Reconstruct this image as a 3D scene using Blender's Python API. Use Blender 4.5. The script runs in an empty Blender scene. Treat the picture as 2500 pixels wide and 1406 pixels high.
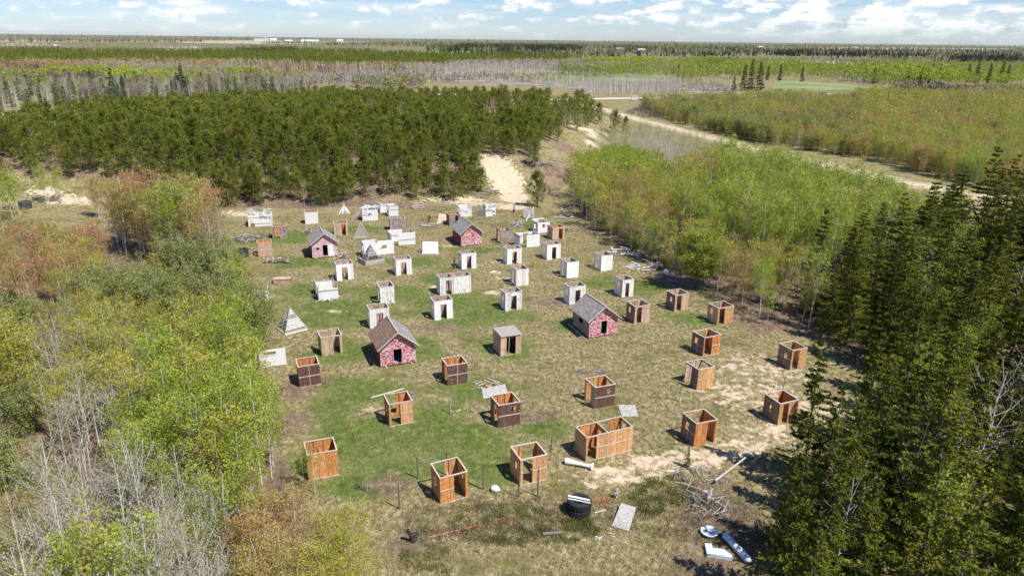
import bpy, math, random
import numpy as np
from mathutils import Vector
PI = math.pi
S = bpy.context.scene
col = S.collection
# ------------------------------------------------------------------ camera, sky, sun, exposure
F_PX, HOR, CAM_H = 1750.0, 96.0, 36.0
TH, RO = math.atan((703 - HOR) / F_PX), math.radians(.66)
cR = np.array([math.cos(RO), math.sin(RO) * math.sin(TH), math.sin(RO) * math.cos(TH)])
cU = np.array([-math.sin(RO), math.cos(RO) * math.sin(TH), math.cos(RO) * math.cos(TH)])
cF = np.array([0, math.cos(TH), -math.sin(TH)])
cam_data = bpy.data.cameras.new('camera')
cam = bpy.data.objects.new('camera', cam_data)
col.objects.link(cam)
S.camera = cam
from mathutils import Matrix
M = Matrix(((cR[0], cU[0], -cF[0], 0), (cR[1], cU[1], -cF[1], 0), (cR[2], cU[2], -cF[2], CAM_H), (0, 0, 0, 1)))
cam.matrix_world = M
cam_data.sensor_width = 36
cam_data.lens = F_PX / 2500 * 36
cam_data.clip_start = .5
cam_data.clip_end = 60000

SUN_EL, SUN_AZ = math.radians(57), math.atan2(.8, -.6)      # azimuth from +Y towards +X
sun_data = bpy.data.lights.new('sun', 'SUN')
sun_data.energy = 5.0
sun_data.angle = math.radians(.5)
sun_data.color = (1, .955, .88)
sun = bpy.data.objects.new('sun', sun_data)
col.objects.link(sun)
sd = Vector((math.sin(SUN_AZ) * math.cos(SUN_EL), math.cos(SUN_AZ) * math.cos(SUN_EL), math.sin(SUN_EL)))
sun.rotation_euler = (-sd).to_track_quat('-Z', 'Y').to_euler()
S.view_settings.view_transform = 'Standard'
S.view_settings.look = 'None'
S.view_settings.exposure = .33
S.view_settings.gamma = 1

world = bpy.data.worlds.new('World')
S.world = world
world.use_nodes = True


class NT:
    """small helper round a node tree"""
    def __init__(s, nt):
        s.nt = nt; nt.nodes.clear()
    def n(s, t, ins=None, **kw):
        nd = s.nt.nodes.new(t)
        for k, v in kw.items(): setattr(nd, k, v)
        for k, v in (ins or {}).items():
            if hasattr(v, 'is_output'): s.nt.links.new(v, nd.inputs[k])
            else: nd.inputs[k].default_value = v
        return nd
    def math(s, op, a, b=0.0, c=None, clamp=False):
        ins = {0: a, 1: b}
        if c is not None: ins[2] = c
        return s.n('ShaderNodeMath', ins, operation=op, use_clamp=clamp).outputs[0]
    def vmul(s, v, f):
        return s.n('ShaderNodeVectorMath', {0: v, 1: f}, operation='MULTIPLY').outputs[0]
    def vadd(s, v, f):
        return s.n('ShaderNodeVectorMath', {0: v, 1: f}, operation='ADD').outputs[0]
    def noise(s, v, scale, detail=3.0, rough=.55):
        return s.n('ShaderNodeTexNoise', {'Vector': v, 'Scale': scale, 'Detail': detail, 'Roughness': rough}).outputs[0]
    def step(s, f, lo, hi):
        return s.n('ShaderNodeMapRange', {0: f, 1: lo, 2: hi, 3: 0.0, 4: 1.0}, interpolation_type='SMOOTHSTEP').outputs[0]
    def mix(s, f, a, b, bt='MIX'):
        nd = s.n('ShaderNodeMix', None, data_type='RGBA', blend_type=bt)
        for i, v in ((0, f), (6, a), (7, b)):
            if hasattr(v, 'is_output'): s.nt.links.new(v, nd.inputs[i])
            elif isinstance(v, (int, float)): nd.inputs[i].default_value = v
            else: nd.inputs[i].default_value = (*v[:3], 1)
        return nd.outputs[2]
    def ramp(s, f, stops):
        nd = s.n('ShaderNodeValToRGB', {0: f})
        el = nd.color_ramp.elements
        while len(el) < len(stops): el.new(.5)
        for e, (p, c) in zip(el, stops): e.position = p; e.color = (*c, 1)
        return nd.outputs[0]
    def ocoord(s, stretch=(1, 1, 1), rnd=True):
        o = s.n('ShaderNodeTexCoord').outputs['Object']
        if rnd:
            r = s.n('ShaderNodeObjectInfo').outputs['Random']
            o = s.vadd(o, s.vmul(s.n('ShaderNodeCombineXYZ', {0: r, 1: r, 2: r}).outputs[0], (37., 61., 23.)))
        return s.vmul(o, stretch)


w = NT(world.node_tree)
sky = w.n('ShaderNodeTexSky', sky_type='NISHITA', sun_disc=False, sun_elevation=SUN_EL, sun_rotation=SUN_AZ,
          air_density=1.0, dust_density=.05, ozone_density=3.0, altitude=300)
blue = w.mix(1.0, sky.outputs[0], (.76, .90, 1.20), 'MULTIPLY')
bg1 = w.n('ShaderNodeBackground', {0: blue, 1: .086})
dirv = w.n('ShaderNodeTexCoord').outputs['Generated']
big = w.noise(w.vmul(dirv, (3., 3., 14.)), 1.3, 2.0)
puf = w.noise(w.vadd(w.vmul(dirv, (1., 1., 3.4)), (3.1, .4, 1.7)), 27.0, 8.0, .62)
wisp = w.noise(w.vadd(w.vmul(dirv, (1., 1., 9.)), (1.1, 2.4, .7)), 9.0, 5.0, .6)
sepz = w.n('ShaderNodeSeparateXYZ', {0: dirv})
low = w.step(sepz.outputs[2], .0, .035)
rightish = w.step(sepz.outputs[0], -.55, .5)
cov = w.math('ADD', w.math('MULTIPLY', big, .30), w.math('MULTIPLY', rightish, .075))
p1 = w.step(w.math('ADD', puf, cov), .655, .80)
p2 = w.math('MULTIPLY', w.step(w.math('ADD', wisp, w.math('MULTIPLY', big, .2)), .46, .80), .5)
cf = w.math('MULTIPLY', w.math('MAXIMUM', p1, p2), w.math('ADD', w.math('MULTIPLY', low, .8), .2), clamp=True)
base_sh = w.noise(w.vadd(w.vmul(dirv, (1., 1., 3.4)), (3.1, .4, 1.69)), 27.0, 3.0)
cf = w.math('MULTIPLY', cf, w.step(sepz.outputs[2], .40, .12))
ccol = w.mix(w.step(w.math('ADD', base_sh, cov), .60, .80), (.70, .76, .83), (1.0, .99, .98))
bg2 = w.n('ShaderNodeBackground', {0: ccol, 1: .93})
ms = w.n('ShaderNodeMixShader', {0: cf, 1: bg1.outputs[0], 2: bg2.outputs[0]})
w.n('ShaderNodeOutputWorld', {0: ms.outputs[0]})

# ------------------------------------------------------------------ terrain
def ray(px, py):
    d = cF + (px - 1250) / F_PX * cR + (703 - py) / F_PX * cU
    return d
def plane(px, py, z=0.0):
    d = ray(px, py); t = (z - CAM_H) / d[2]
    return np.array([d[0] * t, d[1] * t])
def proj(p):
    p = np.atleast_2d(p).astype(float); q = p - np.array([0, 0, CAM_H])
    dz = q @ cF
    return 1250 + F_PX * (q @ cR) / dz, 703 - F_PX * (q @ cU) / dz, dz

def sdf_poly(x, y, poly):
    """signed distance, positive inside"""
    x = np.asarray(x, float); y = np.asarray(y, float)
    d = np.full(x.shape, 1e18); inside = np.zeros(x.shape, bool)
    n = len(poly)
    for i in range(n):
        ax, ay = poly[i]; bx, by = poly[(i + 1) % n]
        ex, ey = bx - ax, by - ay
        t = np.clip(((x - ax) * ex + (y - ay) * ey) / (ex * ex + ey * ey + 1e-9), 0, 1)
        d = np.minimum(d, (x - ax - t * ex) ** 2 + (y - ay - t * ey) ** 2)
        c = (ay > y) != (by > y)
        with np.errstate(divide='ignore', invalid='ignore'):
            xi = ex * (y - ay) / (ey if abs(ey) > 1e-9 else 1e-9) + ax
        inside ^= c & (x < xi)
    return np.where(inside, 1, -1) * np.sqrt(d)

CREST = [plane(a, b, 8.0) for a, b in [(-260, 392), (100, 388), (560, 385), (900, 384), (1130, 380), (1180, 373), (1285, 372),
         (1325, 352), (1385, 322), (1440, 292), (1462, 268), (1400, 254), (1100, 251), (800, 256), (300, 283), (0, 322), (-260, 352)]]
def terrain(x, y):
    x = np.asarray(x, float); y = np.asarray(y, float)
    s = np.clip((sdf_poly(x, y, CREST) + 20) / 27, 0, 1)
    h = 8.0 * s * s * (3 - 2 * s)
    h = h + s * .5 * np.sin(x * .11 + 1) * np.cos(y * .09)
    return h
def at(px, py):
    d = ray(px, py); lo, hi = 20.0, (0 - CAM_H) / d[2] if d[2] < -1e-4 else 30000.
    if hi > 700: return d[0] * hi, d[1] * hi, 0.0
    ts = np.linspace(lo, hi, 200)
    z = CAM_H + d[2] * ts; h = terrain(d[0] * ts, d[1] * ts)
    k = int(np.argmax(z <= h + 1e-6)) or 199
    a, b = ts[k - 1], ts[k]
    for _ in range(12):
        m = (a + b) / 2
        if CAM_H + d[2] * m > float(terrain(d[0] * m, d[1] * m)): a = m
        else: b = m
    return d[0] * b, d[1] * b, max(CAM_H + d[2] * b, 0.0)
def wpoly(pts): return [at(*p)[:2] for p in pts]

# ------------------------------------------------------------------ object helpers
def tag(o, label=None, cat=None, group=None, kind=None):
    if label: o['label'] = label
    if cat: o['category'] = cat
    if group: o['group'] = group
    if kind: o['kind'] = kind
    return o
def empty(name, loc, rz=0.0):
    o = bpy.data.objects.new(name, None); col.objects.link(o)
    o.location = loc; o.rotation_euler = (0, 0, rz); o.empty_display_size = .3
    return o

class MB:
    def __init__(s): s.v = []; s.f = []; s.m = []
    def box(s, x0, x1, y0, y1, z0, z1, m=0, T=None):
        b = len(s.v)
        P = [(x0, y0, z0), (x1, y0, z0), (x1, y1, z0), (x0, y1, z0), (x0, y0, z1), (x1, y0, z1), (x1, y1, z1), (x0, y1, z1)]
        if T is not None: P = [tuple(T @ Vector(p)) for p in P]
        s.v += P
        s.f += [tuple(b + i for i in q) for q in ((0, 3, 2, 1), (4, 5, 6, 7), (0, 1, 5, 4), (1, 2, 6, 5), (2, 3, 7, 6), (3, 0, 4, 7))]
        s.m += [m] * 6; return s
    def poly(s, pts, m=0):
        b = len(s.v); s.v += [tuple(p) for p in pts]; s.f.append(tuple(range(b, b + len(pts)))); s.m.append(m); return s
    def prism(s, pts, off, m=0):
        """planar outline pts extruded by vector off"""
        b = len(s.v); n = len(pts); off = Vector(off)
        s.v += [tuple(p) for p in pts] + [tuple(Vector(p) + off) for p in pts]
        s.f += [tuple(b + i for i in range(n)), tuple(b + n + i for i in reversed(range(n)))]
        s.f += [(b + i, b + n + i, b + n + (i + 1) % n, b + (i + 1) % n) for i in range(n)]
        s.m += [m] * (n + 2); return s
    def beam(s, a, b_, w_, t, m=0, roll=0.0):
        """squared timber from a to b"""
        a = Vector(a); d = Vector(b_) - a; L = d.length
        q = d.to_track_quat('X', 'Z').to_matrix().to_4x4()
        T = Matrix.Translation(a) @ q @ Matrix.Rotation(roll, 4, 'X')
        return s.box(0, L, -w_ / 2, w_ / 2, -t / 2, t / 2, m, T)
    def tube(s, pts, rad, n=7, m=0, cap=True):
        b = len(s.v); pts = [Vector(p) for p in pts]
        for i, p in enumerate(pts):
            d = (pts[min(i + 1, len(pts) - 1)] - pts[max(i - 1, 0)]).normalized()
            u = d.cross(Vector((0, 0, 1)))
            if u.length < .1: u = d.cross(Vector((1, 0, 0)))
            u.normalize(); v = d.cross(u)
            for k in range(n):
                a = 2 * PI * k / n
                s.v.append(tuple(p + (u * math.cos(a) + v * math.sin(a)) * rad[i]))
        for i in range(len(pts) - 1):
            for k in range(n):
                s.f.append((b + i * n + k, b + i * n + (k + 1) % n, b + (i + 1) * n + (k + 1) % n, b + (i + 1) * n + k)); s.m.append(m)
        if cap:
            s.f.append(tuple(b + k for k in range(n))[::-1]); s.m.append(m)
            s.f.append(tuple(b + (len(pts) - 1) * n + k for k in range(n))); s.m.append(m)
        return s
    def lathe(s, prof, n=28, m=0, T=None):
        b = len(s.v)
        for r, z in prof:
            for k in range(n):
                p = Vector((r * math.cos(2 * PI * k / n), r * math.sin(2 * PI * k / n), z))
                s.v.append(tuple(T @ p if T else p))
        for i in range(len(prof) - 1):
            for k in range(n):
                s.f.append((b + i * n + k, b + i * n + (k + 1) % n, b + (i + 1) * n + (k + 1) % n, b + (i + 1) * n + k)); s.m.append(m)
        return s
    def build(s, name, mats, parent=None, smooth=False, loc=None):
        me = bpy.data.meshes.new(name)
        me.from_pydata(s.v, [], s.f)
        for x in (mats if isinstance(mats, (list, tuple)) else [mats]): me.materials.append(x)
        me.polygons.foreach_set('material_index', s.m)
        if smooth: me.polygons.foreach_set('use_smooth', [True] * len(s.f))
        me.update()
        o = bpy.data.objects.new(name, me); col.objects.link(o)
        if parent: o.parent = parent
        if loc is not None: o.location = loc
        return o

class GB:
    """numpy triangle collector"""
    def __init__(s): s.V = []; s.T = []; s.I = []; s.n = 0
    def add(s, v, t, m=0):
        v = np.asarray(v, np.float32); t = np.asarray(t, np.int32)
        s.V.append(v); s.T.append(t + s.n); s.I.append(np.full(len(t), m, np.int32)); s.n += len(v)
    def arr(s):
        if not s.V: return np.zeros((0, 3), np.float32), np.zeros((0, 3), np.int32), np.zeros(0, np.int32)
        return np.concatenate(s.V), np.concatenate(s.T), np.concatenate(s.I)
    def tube(s, pts, rad, n=4, m=0):
        pts = np.asarray(pts, float); k = len(pts)
        d = np.gradient(pts, axis=0); d /= np.linalg.norm(d, axis=1)[:, None] + 1e-9
        ref = np.where(np.abs(d[:, 2:3]) > .9, [[1., 0, 0]], [[0, 0, 1.]])
        u = np.cross(d, ref); u /= np.linalg.norm(u, axis=1)[:, None] + 1e-9; v = np.cross(d, u)
        a = np.arange(n) * 2 * PI / n
        P = pts[:, None] + (u[:, None] * np.cos(a)[None, :, None] + v[:, None] * np.sin(a)[None, :, None]) * np.asarray(rad)[:, None, None]
        T = []
        for i in range(k - 1):
            for j in range(n):
                p, q, r_, t = i * n + j, i * n + (j + 1) % n, (i + 1) * n + (j + 1) % n, (i + 1) * n + j
                T += [(p, q, r_), (p, r_, t)]
        s.add(P.reshape(-1, 3), T, m)
    def cards(s, C, size, rng, m=0, flat=1.0, stretch=None):
        C = np.asarray(C, float); n = len(C)
        if n == 0: return
        a = rng.normal(size=(n, 3)); a[:, 2] *= flat; a /= np.linalg.norm(a, axis=1)[:, None]
        b = rng.normal(size=(n, 3)); b[:, 2] *= flat; b -= (b * a).sum(1)[:, None] * a; b /= np.linalg.norm(b, axis=1)[:, None]
        sz = (np.asarray(size) * rng.uniform(.6, 1.3, n))[:, None]
        P = np.stack([C + a * sz, C - a * sz * .5 + b * sz * .75, C - a * sz * .5 - b * sz * .75], 1).reshape(-1, 3)
        s.add(P, np.arange(3 * n).reshape(-1, 3), m)
    def dcards(s, C, D, L, W, rng, m=0):
        """long pointed blades: base at C, direction D"""
        C = np.asarray(C, float); n = len(C); D = np.asarray(D, float); D = D / (np.linalg.norm(D, axis=1)[:, None] + 1e-9)
        b = rng.normal(size=(n, 3)); b -= (b * D).sum(1)[:, None] * D; b /= np.linalg.norm(b, axis=1)[:, None]
        L = np.broadcast_to(L, (n,))[:, None]; W = np.broadcast_to(W, (n,))[:, None]
        P = np.stack([C + b * W * .5, C - b * W * .5, C + D * L], 1).reshape(-1, 3)
        s.add(P, np.arange(3 * n).reshape(-1, 3), m)

def tri_mesh(name, V, T, I, mats):
    me = bpy.data.meshes.new(name)
    me.vertices.add(len(V)); me.vertices.foreach_set('co', np.ascontiguousarray(V, np.float32).ravel())
    me.loops.add(len(T) * 3); me.loops.foreach_set('vertex_index', np.ascontiguousarray(T, np.int32).ravel())
    me.polygons.add(len(T)); me.polygons.foreach_set('loop_start', np.arange(0, len(T) * 3, 3, dtype=np.int32))
    me.polygons.foreach_set('material_index', np.ascontiguousarray(I, np.int32))
    for x in mats: me.materials.append(x)
    me.update(calc_edges=True)
    return me

# ------------------------------------------------------------------ materials
MT = {}
def newmat(name):
    m = bpy.data.materials.new(name); m.use_nodes = True; MT[name] = m
    return m, NT(m.node_tree)
def finish(t, color, rough=.85, bump=None, dist=.02, spec=.25, metallic=0.0):
    ins = {'Base Color': color if hasattr(color, 'is_output') else (*color, 1), 'Roughness': rough, 'Specular IOR Level': spec, 'Metallic': metallic}
    b = t.n('ShaderNodeBsdfPrincipled', ins)
    if bump is not None:
        nb = t.n('ShaderNodeBump', {'Height': bump, 'Distance': dist, 'Strength': .7})
        t.nt.links.new(nb.outputs[0], b.inputs['Normal'])
    t.n('ShaderNodeOutputMaterial', {0: b.outputs[0]})

def streaky(name, base, stain, lo, hi, third=None, lo3=.6, hi3=.7, st=(3., 3., .9), grain=.12, seam=0.0):
    m, t = newmat(name)
    v = t.ocoord(st)
    a = t.noise(v, 1.7, 6.0, .68)
    c = t.mix(t.step(a, lo, hi), base, stain)
    if third is not None:
        b = t.noise(t.vadd(t.ocoord((st[0] * 1.5, st[1] * 1.5, st[2] * 1.6)), (5., 9., 2.)), 2.4, 4.0, .6)
        c = t.mix(t.step(b, lo3, hi3), c, third)
    r = t.n('ShaderNodeObjectInfo').outputs['Random']
    g = t.noise(t.ocoord((14., 14., 1.2)), 1.5, 3.0, .7)
    k = t.math('ADD', t.math('MULTIPLY', t.math('SUBTRACT', g, .5), 2 * grain), t.math('ADD', .93, t.math('MULTIPLY', r, .14)))
    c = t.mix(1.0, c, t.n('ShaderNodeCombineColor', {0: k, 1: k, 2: k}).outputs[0], 'MULTIPLY')
    if seam:      # board joints every `seam` metres, each board a little lighter or darker than the next
        sp = t.n('ShaderNodeSeparateXYZ', {0: t.ocoord(rnd=False)}); q = t.math('DIVIDE', t.math('ADD', t.math('ADD', sp.outputs[0], sp.outputs[1]), 50.11), seam)
        fr = t.math('FRACT', q); wn = t.n('ShaderNodeTexWhiteNoise', {1: t.math('ADD', t.math('FLOOR', q), t.math('MULTIPLY', r, 91.))}, noise_dimensions='1D').outputs[0]
        kk = t.math('ADD', .84, t.math('MULTIPLY', wn, .32)); c = t.mix(1.0, c, t.n('ShaderNodeCombineColor', {0: kk, 1: kk, 2: kk}).outputs[0], 'MULTIPLY')
        c = t.mix(t.math('MULTIPLY', t.math('LESS_THAN', fr, .035 / seam), .7), c, tuple(x * .35 for x in stain))
    finish(t, c, .8, g, .01)
    return m
streaky('white_ply', (.88, .87, .84), (.40, .33, .28), .57, .70, (.74, .69, .63), .56, .68, seam=1.22)
streaky('white_ply_worn', (.84, .82, .79), (.38, .30, .26), .525, .64, (.66, .58, .53), .54, .66, seam=0.61)
streaky('inner_pink', (.40, .27, .21), (.62, .52, .46), .45, .62, (.24, .14, .10), .6, .7)
streaky('orange_ply', (.60, .26, .075), (.44, .17, .05), .42, .62, (.74, .56, .42), .56, .68, seam=0.6)
streaky('orange_pale', (.62, .36, .17), (.50, .24, .09), .42, .62, (.72, .58, .47), .55, .66, seam=0.6)
streaky('pink_ply', (.62, .42, .31), (.52, .24, .11), .48, .62, (.72, .62, .55), .52, .62, seam=1.2)
streaky('tan_ply', (.56, .41, .29), (.44, .26, .14), .48, .62, (.66, .56, .46), .55, .66, seam=0.6)
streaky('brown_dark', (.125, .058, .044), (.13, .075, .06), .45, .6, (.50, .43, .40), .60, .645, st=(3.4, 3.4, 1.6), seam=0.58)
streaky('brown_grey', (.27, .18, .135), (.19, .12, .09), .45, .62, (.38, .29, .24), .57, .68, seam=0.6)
streaky('weathered', (.33, .27, .24), (.20, .14, .12), .45, .6, (.60, .55, .52), .54, .64, seam=0.6)
streaky('grey_wood', (.43, .40, .37), (.24, .21, .19), .48, .66, (.60, .58, .55), .58, .7, st=(6., 6., 1.))
streaky('batten', (.62, .53, .47), (.42, .33, .28), .5, .66)
streaky('orange_stud', (.50, .20, .07), (.36, .13, .045), .45, .62)
streaky('white_plank', (.88, .87, .86), (.42, .40, .38), .56, .66, (.66, .64, .62), .5, .65, st=(2.2, 2.2, 9.))
streaky('grey_plank', (.42, .40, .38), (.20, .19, .18), .48, .64, (.66, .65, .63), .56, .66, st=(2.2, 2.2, 9.))
streaky('beige_panel', (.46, .41, .35), (.40, .35, .29), .4, .6)
streaky('log_wood', (.52, .47, .42), (.25, .21, .18), .50, .66, (.68, .62, .58), .56, .66, st=(5., 5., 5.))
streaky('log_dark', (.22, .20, .19), (.10, .09, .085), .48, .62, (.45, .43, .41), .58, .68, st=(5., 5., 5.))
streaky('post_wood', (.20, .165, .14), (.10, .08, .07), .45, .6, (.42, .38, .35), .58, .68, st=(8., 8., 2.))
streaky('sheet_grey', (.47, .45, .43), (.34, .31, .28), .44, .64, (.55, .53, .51), .55, .70, st=(2.5, 2.5, 2.5))
streaky('roof_ply', (.36, .32, .31), (.28, .24, .23), .45, .6, (.42, .39, .38), .52, .62, st=(1.5, 1.5, 1.5))
streaky('white_plastic', (.84, .84, .83), (.70, .69, .66), .56, .7, st=(1.5, 1.5, 1.5), grain=.02)
streaky('blue_white_plastic', (.62, .70, .78), (.50, .57, .64), .5, .7, st=(1.5, 1.5, 1.5), grain=.02)
streaky('rubber', (.022, .023, .026), (.035, .036, .04), .45, .6, st=(4., 4., 4.))
streaky('tyre_grey', (.09, .095, .10), (.05, .05, .055), .45, .6, st=(4., 4., 4.))
streaky('rotten_orange', (.50, .22, .10), (.30, .13, .06), .45, .6, (.58, .34, .20), .55, .65, st=(6., 6., 6.))
streaky('burned', (.035, .03, .028), (.06, .05, .045), .5, .6, st=(6., 6., 6.))  # charred wood; also colours in the darkness inside the sheds
streaky('far_white', (.75, .74, .72), (.6, .6, .6), .5, .7, st=(.3, .3, .3))
streaky('far_roof', (.30, .31, .32), (.2, .2, .21), .5, .7, st=(.3, .3, .3))

def siding(name, red, pale, amount, dark):
    m, t = newmat(name)
    o = t.ocoord(rnd=False); sp = t.n('ShaderNodeSeparateXYZ', {0: o})
    v = t.n('ShaderNodeCombineXYZ', {0: t.math('ADD', sp.outputs[0], sp.outputs[1]), 1: sp.outputs[2], 2: 0.0}).outputs[0]
    br = t.n('ShaderNodeTexBrick', {'Vector': v, 'Color1': (0, 0, 0, 1), 'Color2': (1, 1, 1, 1), 'Mortar': (.5, .5, .5, 1), 'Scale': 1.0, 'Mortar Size': .006, 'Brick Width': .22, 'Row Height': .085, 'Bias': 0.0})
    n1 = t.noise(t.ocoord((1., 1., 1.3)), 4.6, 7.0, .75)
    f = t.math('ADD', n1, t.math('MULTIPLY', t.math('SUBTRACT', br.outputs[0], .5), .20))
    c = t.mix(t.step(f, amount - .035, amount + .035), red, pale)
    c = t.mix(t.math('MULTIPLY', br.outputs['Fac'], .55), c, dark)
    finish(t, c, .8, t.math('SUBTRACT', 1.0, br.outputs['Fac']), .012)
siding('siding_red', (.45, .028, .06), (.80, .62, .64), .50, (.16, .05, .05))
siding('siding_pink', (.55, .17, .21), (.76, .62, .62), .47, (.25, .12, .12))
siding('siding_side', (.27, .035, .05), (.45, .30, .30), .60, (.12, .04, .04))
siding('siding_faded', (.28, .19, .19), (.44, .35, .35), .52, (.14, .10, .10))
def shingles(name, c1, c2, c3):
    m, t = newmat(name)
    sp = t.n('ShaderNodeSeparateXYZ', {0: t.ocoord(rnd=False)})
    v = t.n('ShaderNodeCombineXYZ', {0: sp.outputs[1], 1: t.math('MULTIPLY', sp.outputs[2], 1.75), 2: 0.0}).outputs[0]
    br = t.n('ShaderNodeTexBrick', {'Vector': v, 'Color1': (0, 0, 0, 1), 'Color2': (1, 1, 1, 1), 'Mortar': (.1, .1, .1, 1), 'Scale': 1.0, 'Mortar Size': .018, 'Brick Width': .22, 'Row Height': .19})
    n1 = t.noise(t.ocoord((1.5, 1.5, 1.5)), 1.5, 5.0, .65)
    f = t.math('ADD', t.math('MULTIPLY', br.outputs[0], .45), t.math('MULTIPLY', n1, .8))
    c = t.ramp(f, [(.2, c1), (.55, c2), (.85, c3)])
    c = t.mix(t.math('MULTIPLY', br.outputs['Fac'], .75), c, (.05, .045, .04))
    finish(t, c, .85, t.math('SUBTRACT', 1.0, br.outputs['Fac']), .03)
shingles('shingle_grey', (.17, .15, .14), (.33, .30, .28), (.50, .47, .44))
shingles('shingle_brown', (.17, .10, .065), (.30, .19, .13), (.42, .30, .23))

def leafmat(name, stops, trans=.3, nscale=.13, wi=.4):
    m, t = newmat(name)
    g = t.n('ShaderNodeNewGeometry')
    n1 = t.noise(g.outputs['Position'], nscale, 2.0, .6)
    n2 = t.step(n1, .32, .68)
    r = t.n('ShaderNodeObjectInfo').outputs['Random']
    f = t.math('ADD', t.math('MULTIPLY', g.outputs['Random Per Island'], wi), t.math('ADD', t.math('MULTIPLY', n2, (1 - wi) * .6), t.math('MULTIPLY', r, (1 - wi) * .4)))
    c = t.ramp(f, stops)
    d = t.n('ShaderNodeBsdfDiffuse', {0: c})
    tr = t.n('ShaderNodeBsdfTranslucent', {0: c})
    mx = t.n('ShaderNodeMixShader', {0: trans, 1: d.outputs[0], 2: tr.outputs[0]})
    t.n('ShaderNodeOutputMaterial', {0: mx.outputs[0]})
leafmat('pine_leaf', [(.1, (.080, .115, .018)), (.5, (.17, .20, .032)), (.9, (.34, .34, .065))], .28, .3, .35)
leafmat('spruce_leaf', [(.1, (.048, .072, .016)), (.5, (.125, .150, .024)), (.9, (.32, .30, .05))], .25, .3)
leafmat('grey_spruce_leaf', [(.1, (.085, .11, .06)), (.5, (.13, .16, .085)), (.9, (.20, .23, .13))], .2)
leafmat('dark_spruce_leaf', [(.1, (.03, .04, .022)), (.5, (.055, .07, .034)), (.9, (.10, .115, .05))], .15)
leafmat('aspen_leaf', [(.1, (.18, .25, .028)), (.5, (.34, .41, .05)), (.9, (.58, .60, .14))], .36, .4)
leafmat('aspen_pale_leaf', [(.1, (.22, .27, .05)), (.5, (.35, .39, .09)), (.9, (.52, .52, .17))], .36, .4)
leafmat('birch_orange_leaf', [(.1, (.26, .26, .06)), (.45, (.42, .345, .10)), (.9, (.62, .40, .18))], .36, .25)
leafmat('birch_rust_leaf', [(.1, (.38, .22, .08)), (.5, (.54, .31, .14)), (.9, (.68, .46, .26))], .36, .3)
leafmat('birch_yellow_leaf', [(.1, (.25, .27, .035)), (.5, (.43, .41, .065)), (.9, (.62, .54, .14))], .36, .4)
leafmat('willow_leaf', [(.1, (.17, .20, .055)), (.5, (.28, .31, .10)), (.9, (.42, .42, .17))], .32, .4)
leafmat('bright_willow_leaf', [(.1, (.22, .27, .035)), (.5, (.34, .38, .06)), (.9, (.42, .43, .10))], .4)
leafmat('brown_brush', [(.1, (.13, .095, .07)), (.5, (.20, .15, .115)), (.9, (.30, .24, .19))], .1)
leafmat('grey_twig', [(.1, (.24, .20, .15)), (.5, (.36, .31, .24)), (.9, (.50, .45, .36))], .05)
leafmat('white_bark', [(.1, (.46, .43, .38)), (.5, (.62, .59, .53)), (.9, (.76, .73, .67))], 0., 2.5, .1)
leafmat('dark_bark', [(.1, (.09, .07, .055)), (.5, (.14, .11, .09)), (.9, (.20, .17, .14))], 0., 2.5, .1)
leafmat('snag_bark', [(.1, (.42, .37, .34)), (.5, (.58, .53, .49)), (.9, (.70, .66, .62))], 0., 2.5, .1)
leafmat('dry_grass_blade', [(.1, (.24, .20, .09)), (.5, (.38, .33, .18)), (.9, (.52, .46, .28))], .2, .5)
leafmat('green_grass_blade', [(.1, (.08, .13, .03)), (.5, (.13, .19, .045)), (.9, (.20, .25, .07))], .3, .5)
leafmat('low_shrub_leaf', [(.1, (.10, .12, .03)), (.5, (.16, .18, .05)), (.9, (.25, .24, .08))], .3, .5)

# ground: four masks (green grass, bare sand, dark litter, red rotten soil) on one sheet
m, t = newmat('ground')
at_ = t.n('ShaderNodeAttribute', attribute_name='cover'); sp = t.n('ShaderNodeSeparateColor', {0: at_.outputs['Color']})
pos = t.n('ShaderNodeNewGeometry').outputs['Position']
nA = t.noise(pos, .22, 5.0, .62); nB = t.noise(pos, 1.1, 6.0, .68); nC = t.noise(pos, 5.0, 4.0, .72)
nD = t.noise(t.vmul(pos, (1., .6, 1.)), 2.3, 5.0, .72)
dry = t.ramp(nD, [(.36, (.11, .092, .04)), (.46, (.225, .185, .088)), (.56, (.335, .28, .15)), (.68, (.49, .42, .26))])
olive = t.ramp(nB, [(.38, (.085, .09, .025)), (.52, (.165, .16, .052)), (.66, (.28, .25, .11))])
c = t.mix(t.math('MULTIPLY', t.step(nA, .47, .64), .85), dry, olive)
c = t.mix(t.step(nC, .60, .72), c, (.13, .11, .05))
def masked(fac, k=.62): return t.step(t.math('ADD', fac, t.math('ADD', t.math('MULTIPLY', t.math('SUBTRACT', nB, .5), k * 1.7), t.math('MULTIPLY', t.math('SUBTRACT', nA, .5), k))), .38, .66)
green = t.ramp(nB, [(.32, (.045, .085, .014)), (.5, (.095, .15, .026)), (.62, (.18, .205, .055)), (.72, (.31, .29, .13))])
c = t.mix(t.math('MULTIPLY', masked(sp.outputs[0]), .85), c, green)
lit = t.ramp(nB, [(.34, (.10, .065, .045)), (.5, (.19, .13, .095)), (.66, (.33, .25, .19))])
c = t.mix(t.math('MULTIPLY', masked(sp.outputs[2]), .9), c, lit)
sandc = t.ramp(t.math('ADD', t.math('MULTIPLY', nB, .7), t.math('MULTIPLY', nC, .3)), [(.36, (.40, .31, .21)), (.5, (.58, .46, .33)), (.64, (.72, .60, .45))])
c = t.mix(masked(sp.outputs[1], .8), c, sandc)
c = t.mix(t.math('MULTIPLY', t.step(at_.outputs['Alpha'], .3, .7), .9), c, (.42, .19, .09))
nE = t.noise(pos, 9.0, 3.0, .75); kE = t.math('ADD', .42, t.math('MULTIPLY', nE, 1.16))
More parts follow.
